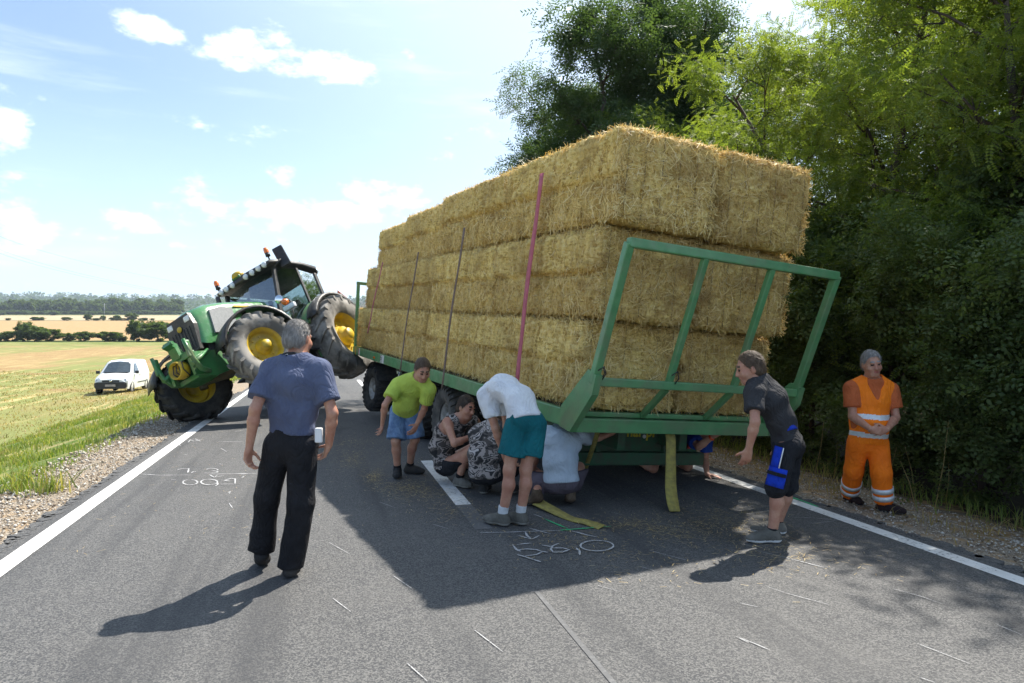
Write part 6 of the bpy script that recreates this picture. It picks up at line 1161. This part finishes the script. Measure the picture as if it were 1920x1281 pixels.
fs = [(i*11+j, i*11+j+1, (i+1)*11+j+1, (i+1)*11+j) for i in range(len(stn)-1) for j in range(10)]+[tuple(range(11)), tuple(range(len(vs)-1, len(vs)-12, -1))]+[(i*11+10, i*11, (i+1)*11, (i+1)*11+10) for i in range(len(stn)-1)]
MB().add(vs, fs, False).build('body', MT['van_white'], van)
MB().add([(1.035, -.70, 1.16), (1.06, 0, 1.19), (1.035, .70, 1.16), (.45, .56, 1.70), (.47, 0, 1.755), (.45, -.56, 1.70)], [(0, 1, 4, 5), (1, 2, 3, 4)]).build('windscreen', MT['van_glass'], van)
for sd in (-1, 1):
    MB().add([(.86, sd*.868, 1.14), (.05, sd*.892, 1.12), (.05, sd*.715, 1.64), (.40, sd*.712, 1.64)], [(0, 1, 2, 3)]).build('door_window', MT['van_glass'], van); MB().box((.88, sd*1.00, 1.16), (.12, .20, .17), bev=.04).build('mirror', MT['van_black'], van)
    MB().box((1.86, sd*.60, .735), (.22, .34, .17), Matrix.Rotation(rad(-20), 3, 'Y'), .05).build('headlight', MT['head_glass'], van); MB().box((-.5, sd*.888, .56), (1.7, .02, .05), bev=.008).build('rub_strip', MT['van_black'], van); MB().box((-.02, sd*.893, .95), (.16, .02, .035), bev=.008).build('door_handle', MT['van_black'], van)
    for x in (1.28, -1.38):
        wh = sub('wheel', van, Matrix.Translation((x, sd*.78, .30)) @ (Matrix() if sd > 0 else Matrix.Rotation(math.pi, 4, 'Z'))); MB().lathe([(.19, -.09), (.28, -.10), (.305, -.06), (.305, .06), (.28, .10), (.19, .09)], 26).build('tyre', MT['rubber'], wh); MB().lathe([(0, .085), (.06, .09), (.17, .06), (.20, .085), (.20, .05)], 24).build('rim', MT['rim_grey'], wh); MB().lathe([(.345, -.02), (.345, .085), (.30, .085)], 26, Matrix.Translation((0, .02, 0))).build('wheel_arch', MT['van_black'], wh)
MB().prism([(-.72, .30), (.72, .30), (.80, .40), (.80, .60), (.70, .66), (-.70, .66), (-.80, .60), (-.80, .40)], 1.90, 2.08, 0).build('bumper', MT['van_black'], van); MB().box((1.99, 0, .72), (.10, .86, .10), bev=.02).build('grille', MT['van_black'], van); MB().box((2.09, 0, .48), (.02, .52, .12), bev=.005).build('number_plate', MT['plate_pale'], van)
MB().lathe([(0, .012), (.06, .012), (.065, 0)], 18, Matrix.Translation((2.045, 0, .725)) @ Matrix.Rotation(rad(-90), 4, 'Z')).build('emblem', MT['chrome'], van); MB().box((1.08, 0, 1.135), (.10, 1.2, .03)).build('wiper_tray', MT['van_black'], van)

# ---- summer haze
mm = bpy.data.materials.new('haze_air'); mm.use_nodes = True; t = NT(mm.node_tree); v_ = t.n('ShaderNodeVolumePrincipled'); v_.inputs['Color'].default_value = (.74, .85, 1.0, 1); v_.inputs['Density'].default_value = .00013; v_.inputs['Anisotropy'].default_value = .2
t.t.links.new(v_.outputs[0], t.n('ShaderNodeOutputMaterial').inputs['Volume'])
tag(MB().box((-300, 2400, 160), (11000, 8600, 330)).build('haze', mm), 'thin pale summer haze over the fields', 'haze', kind='stuff')
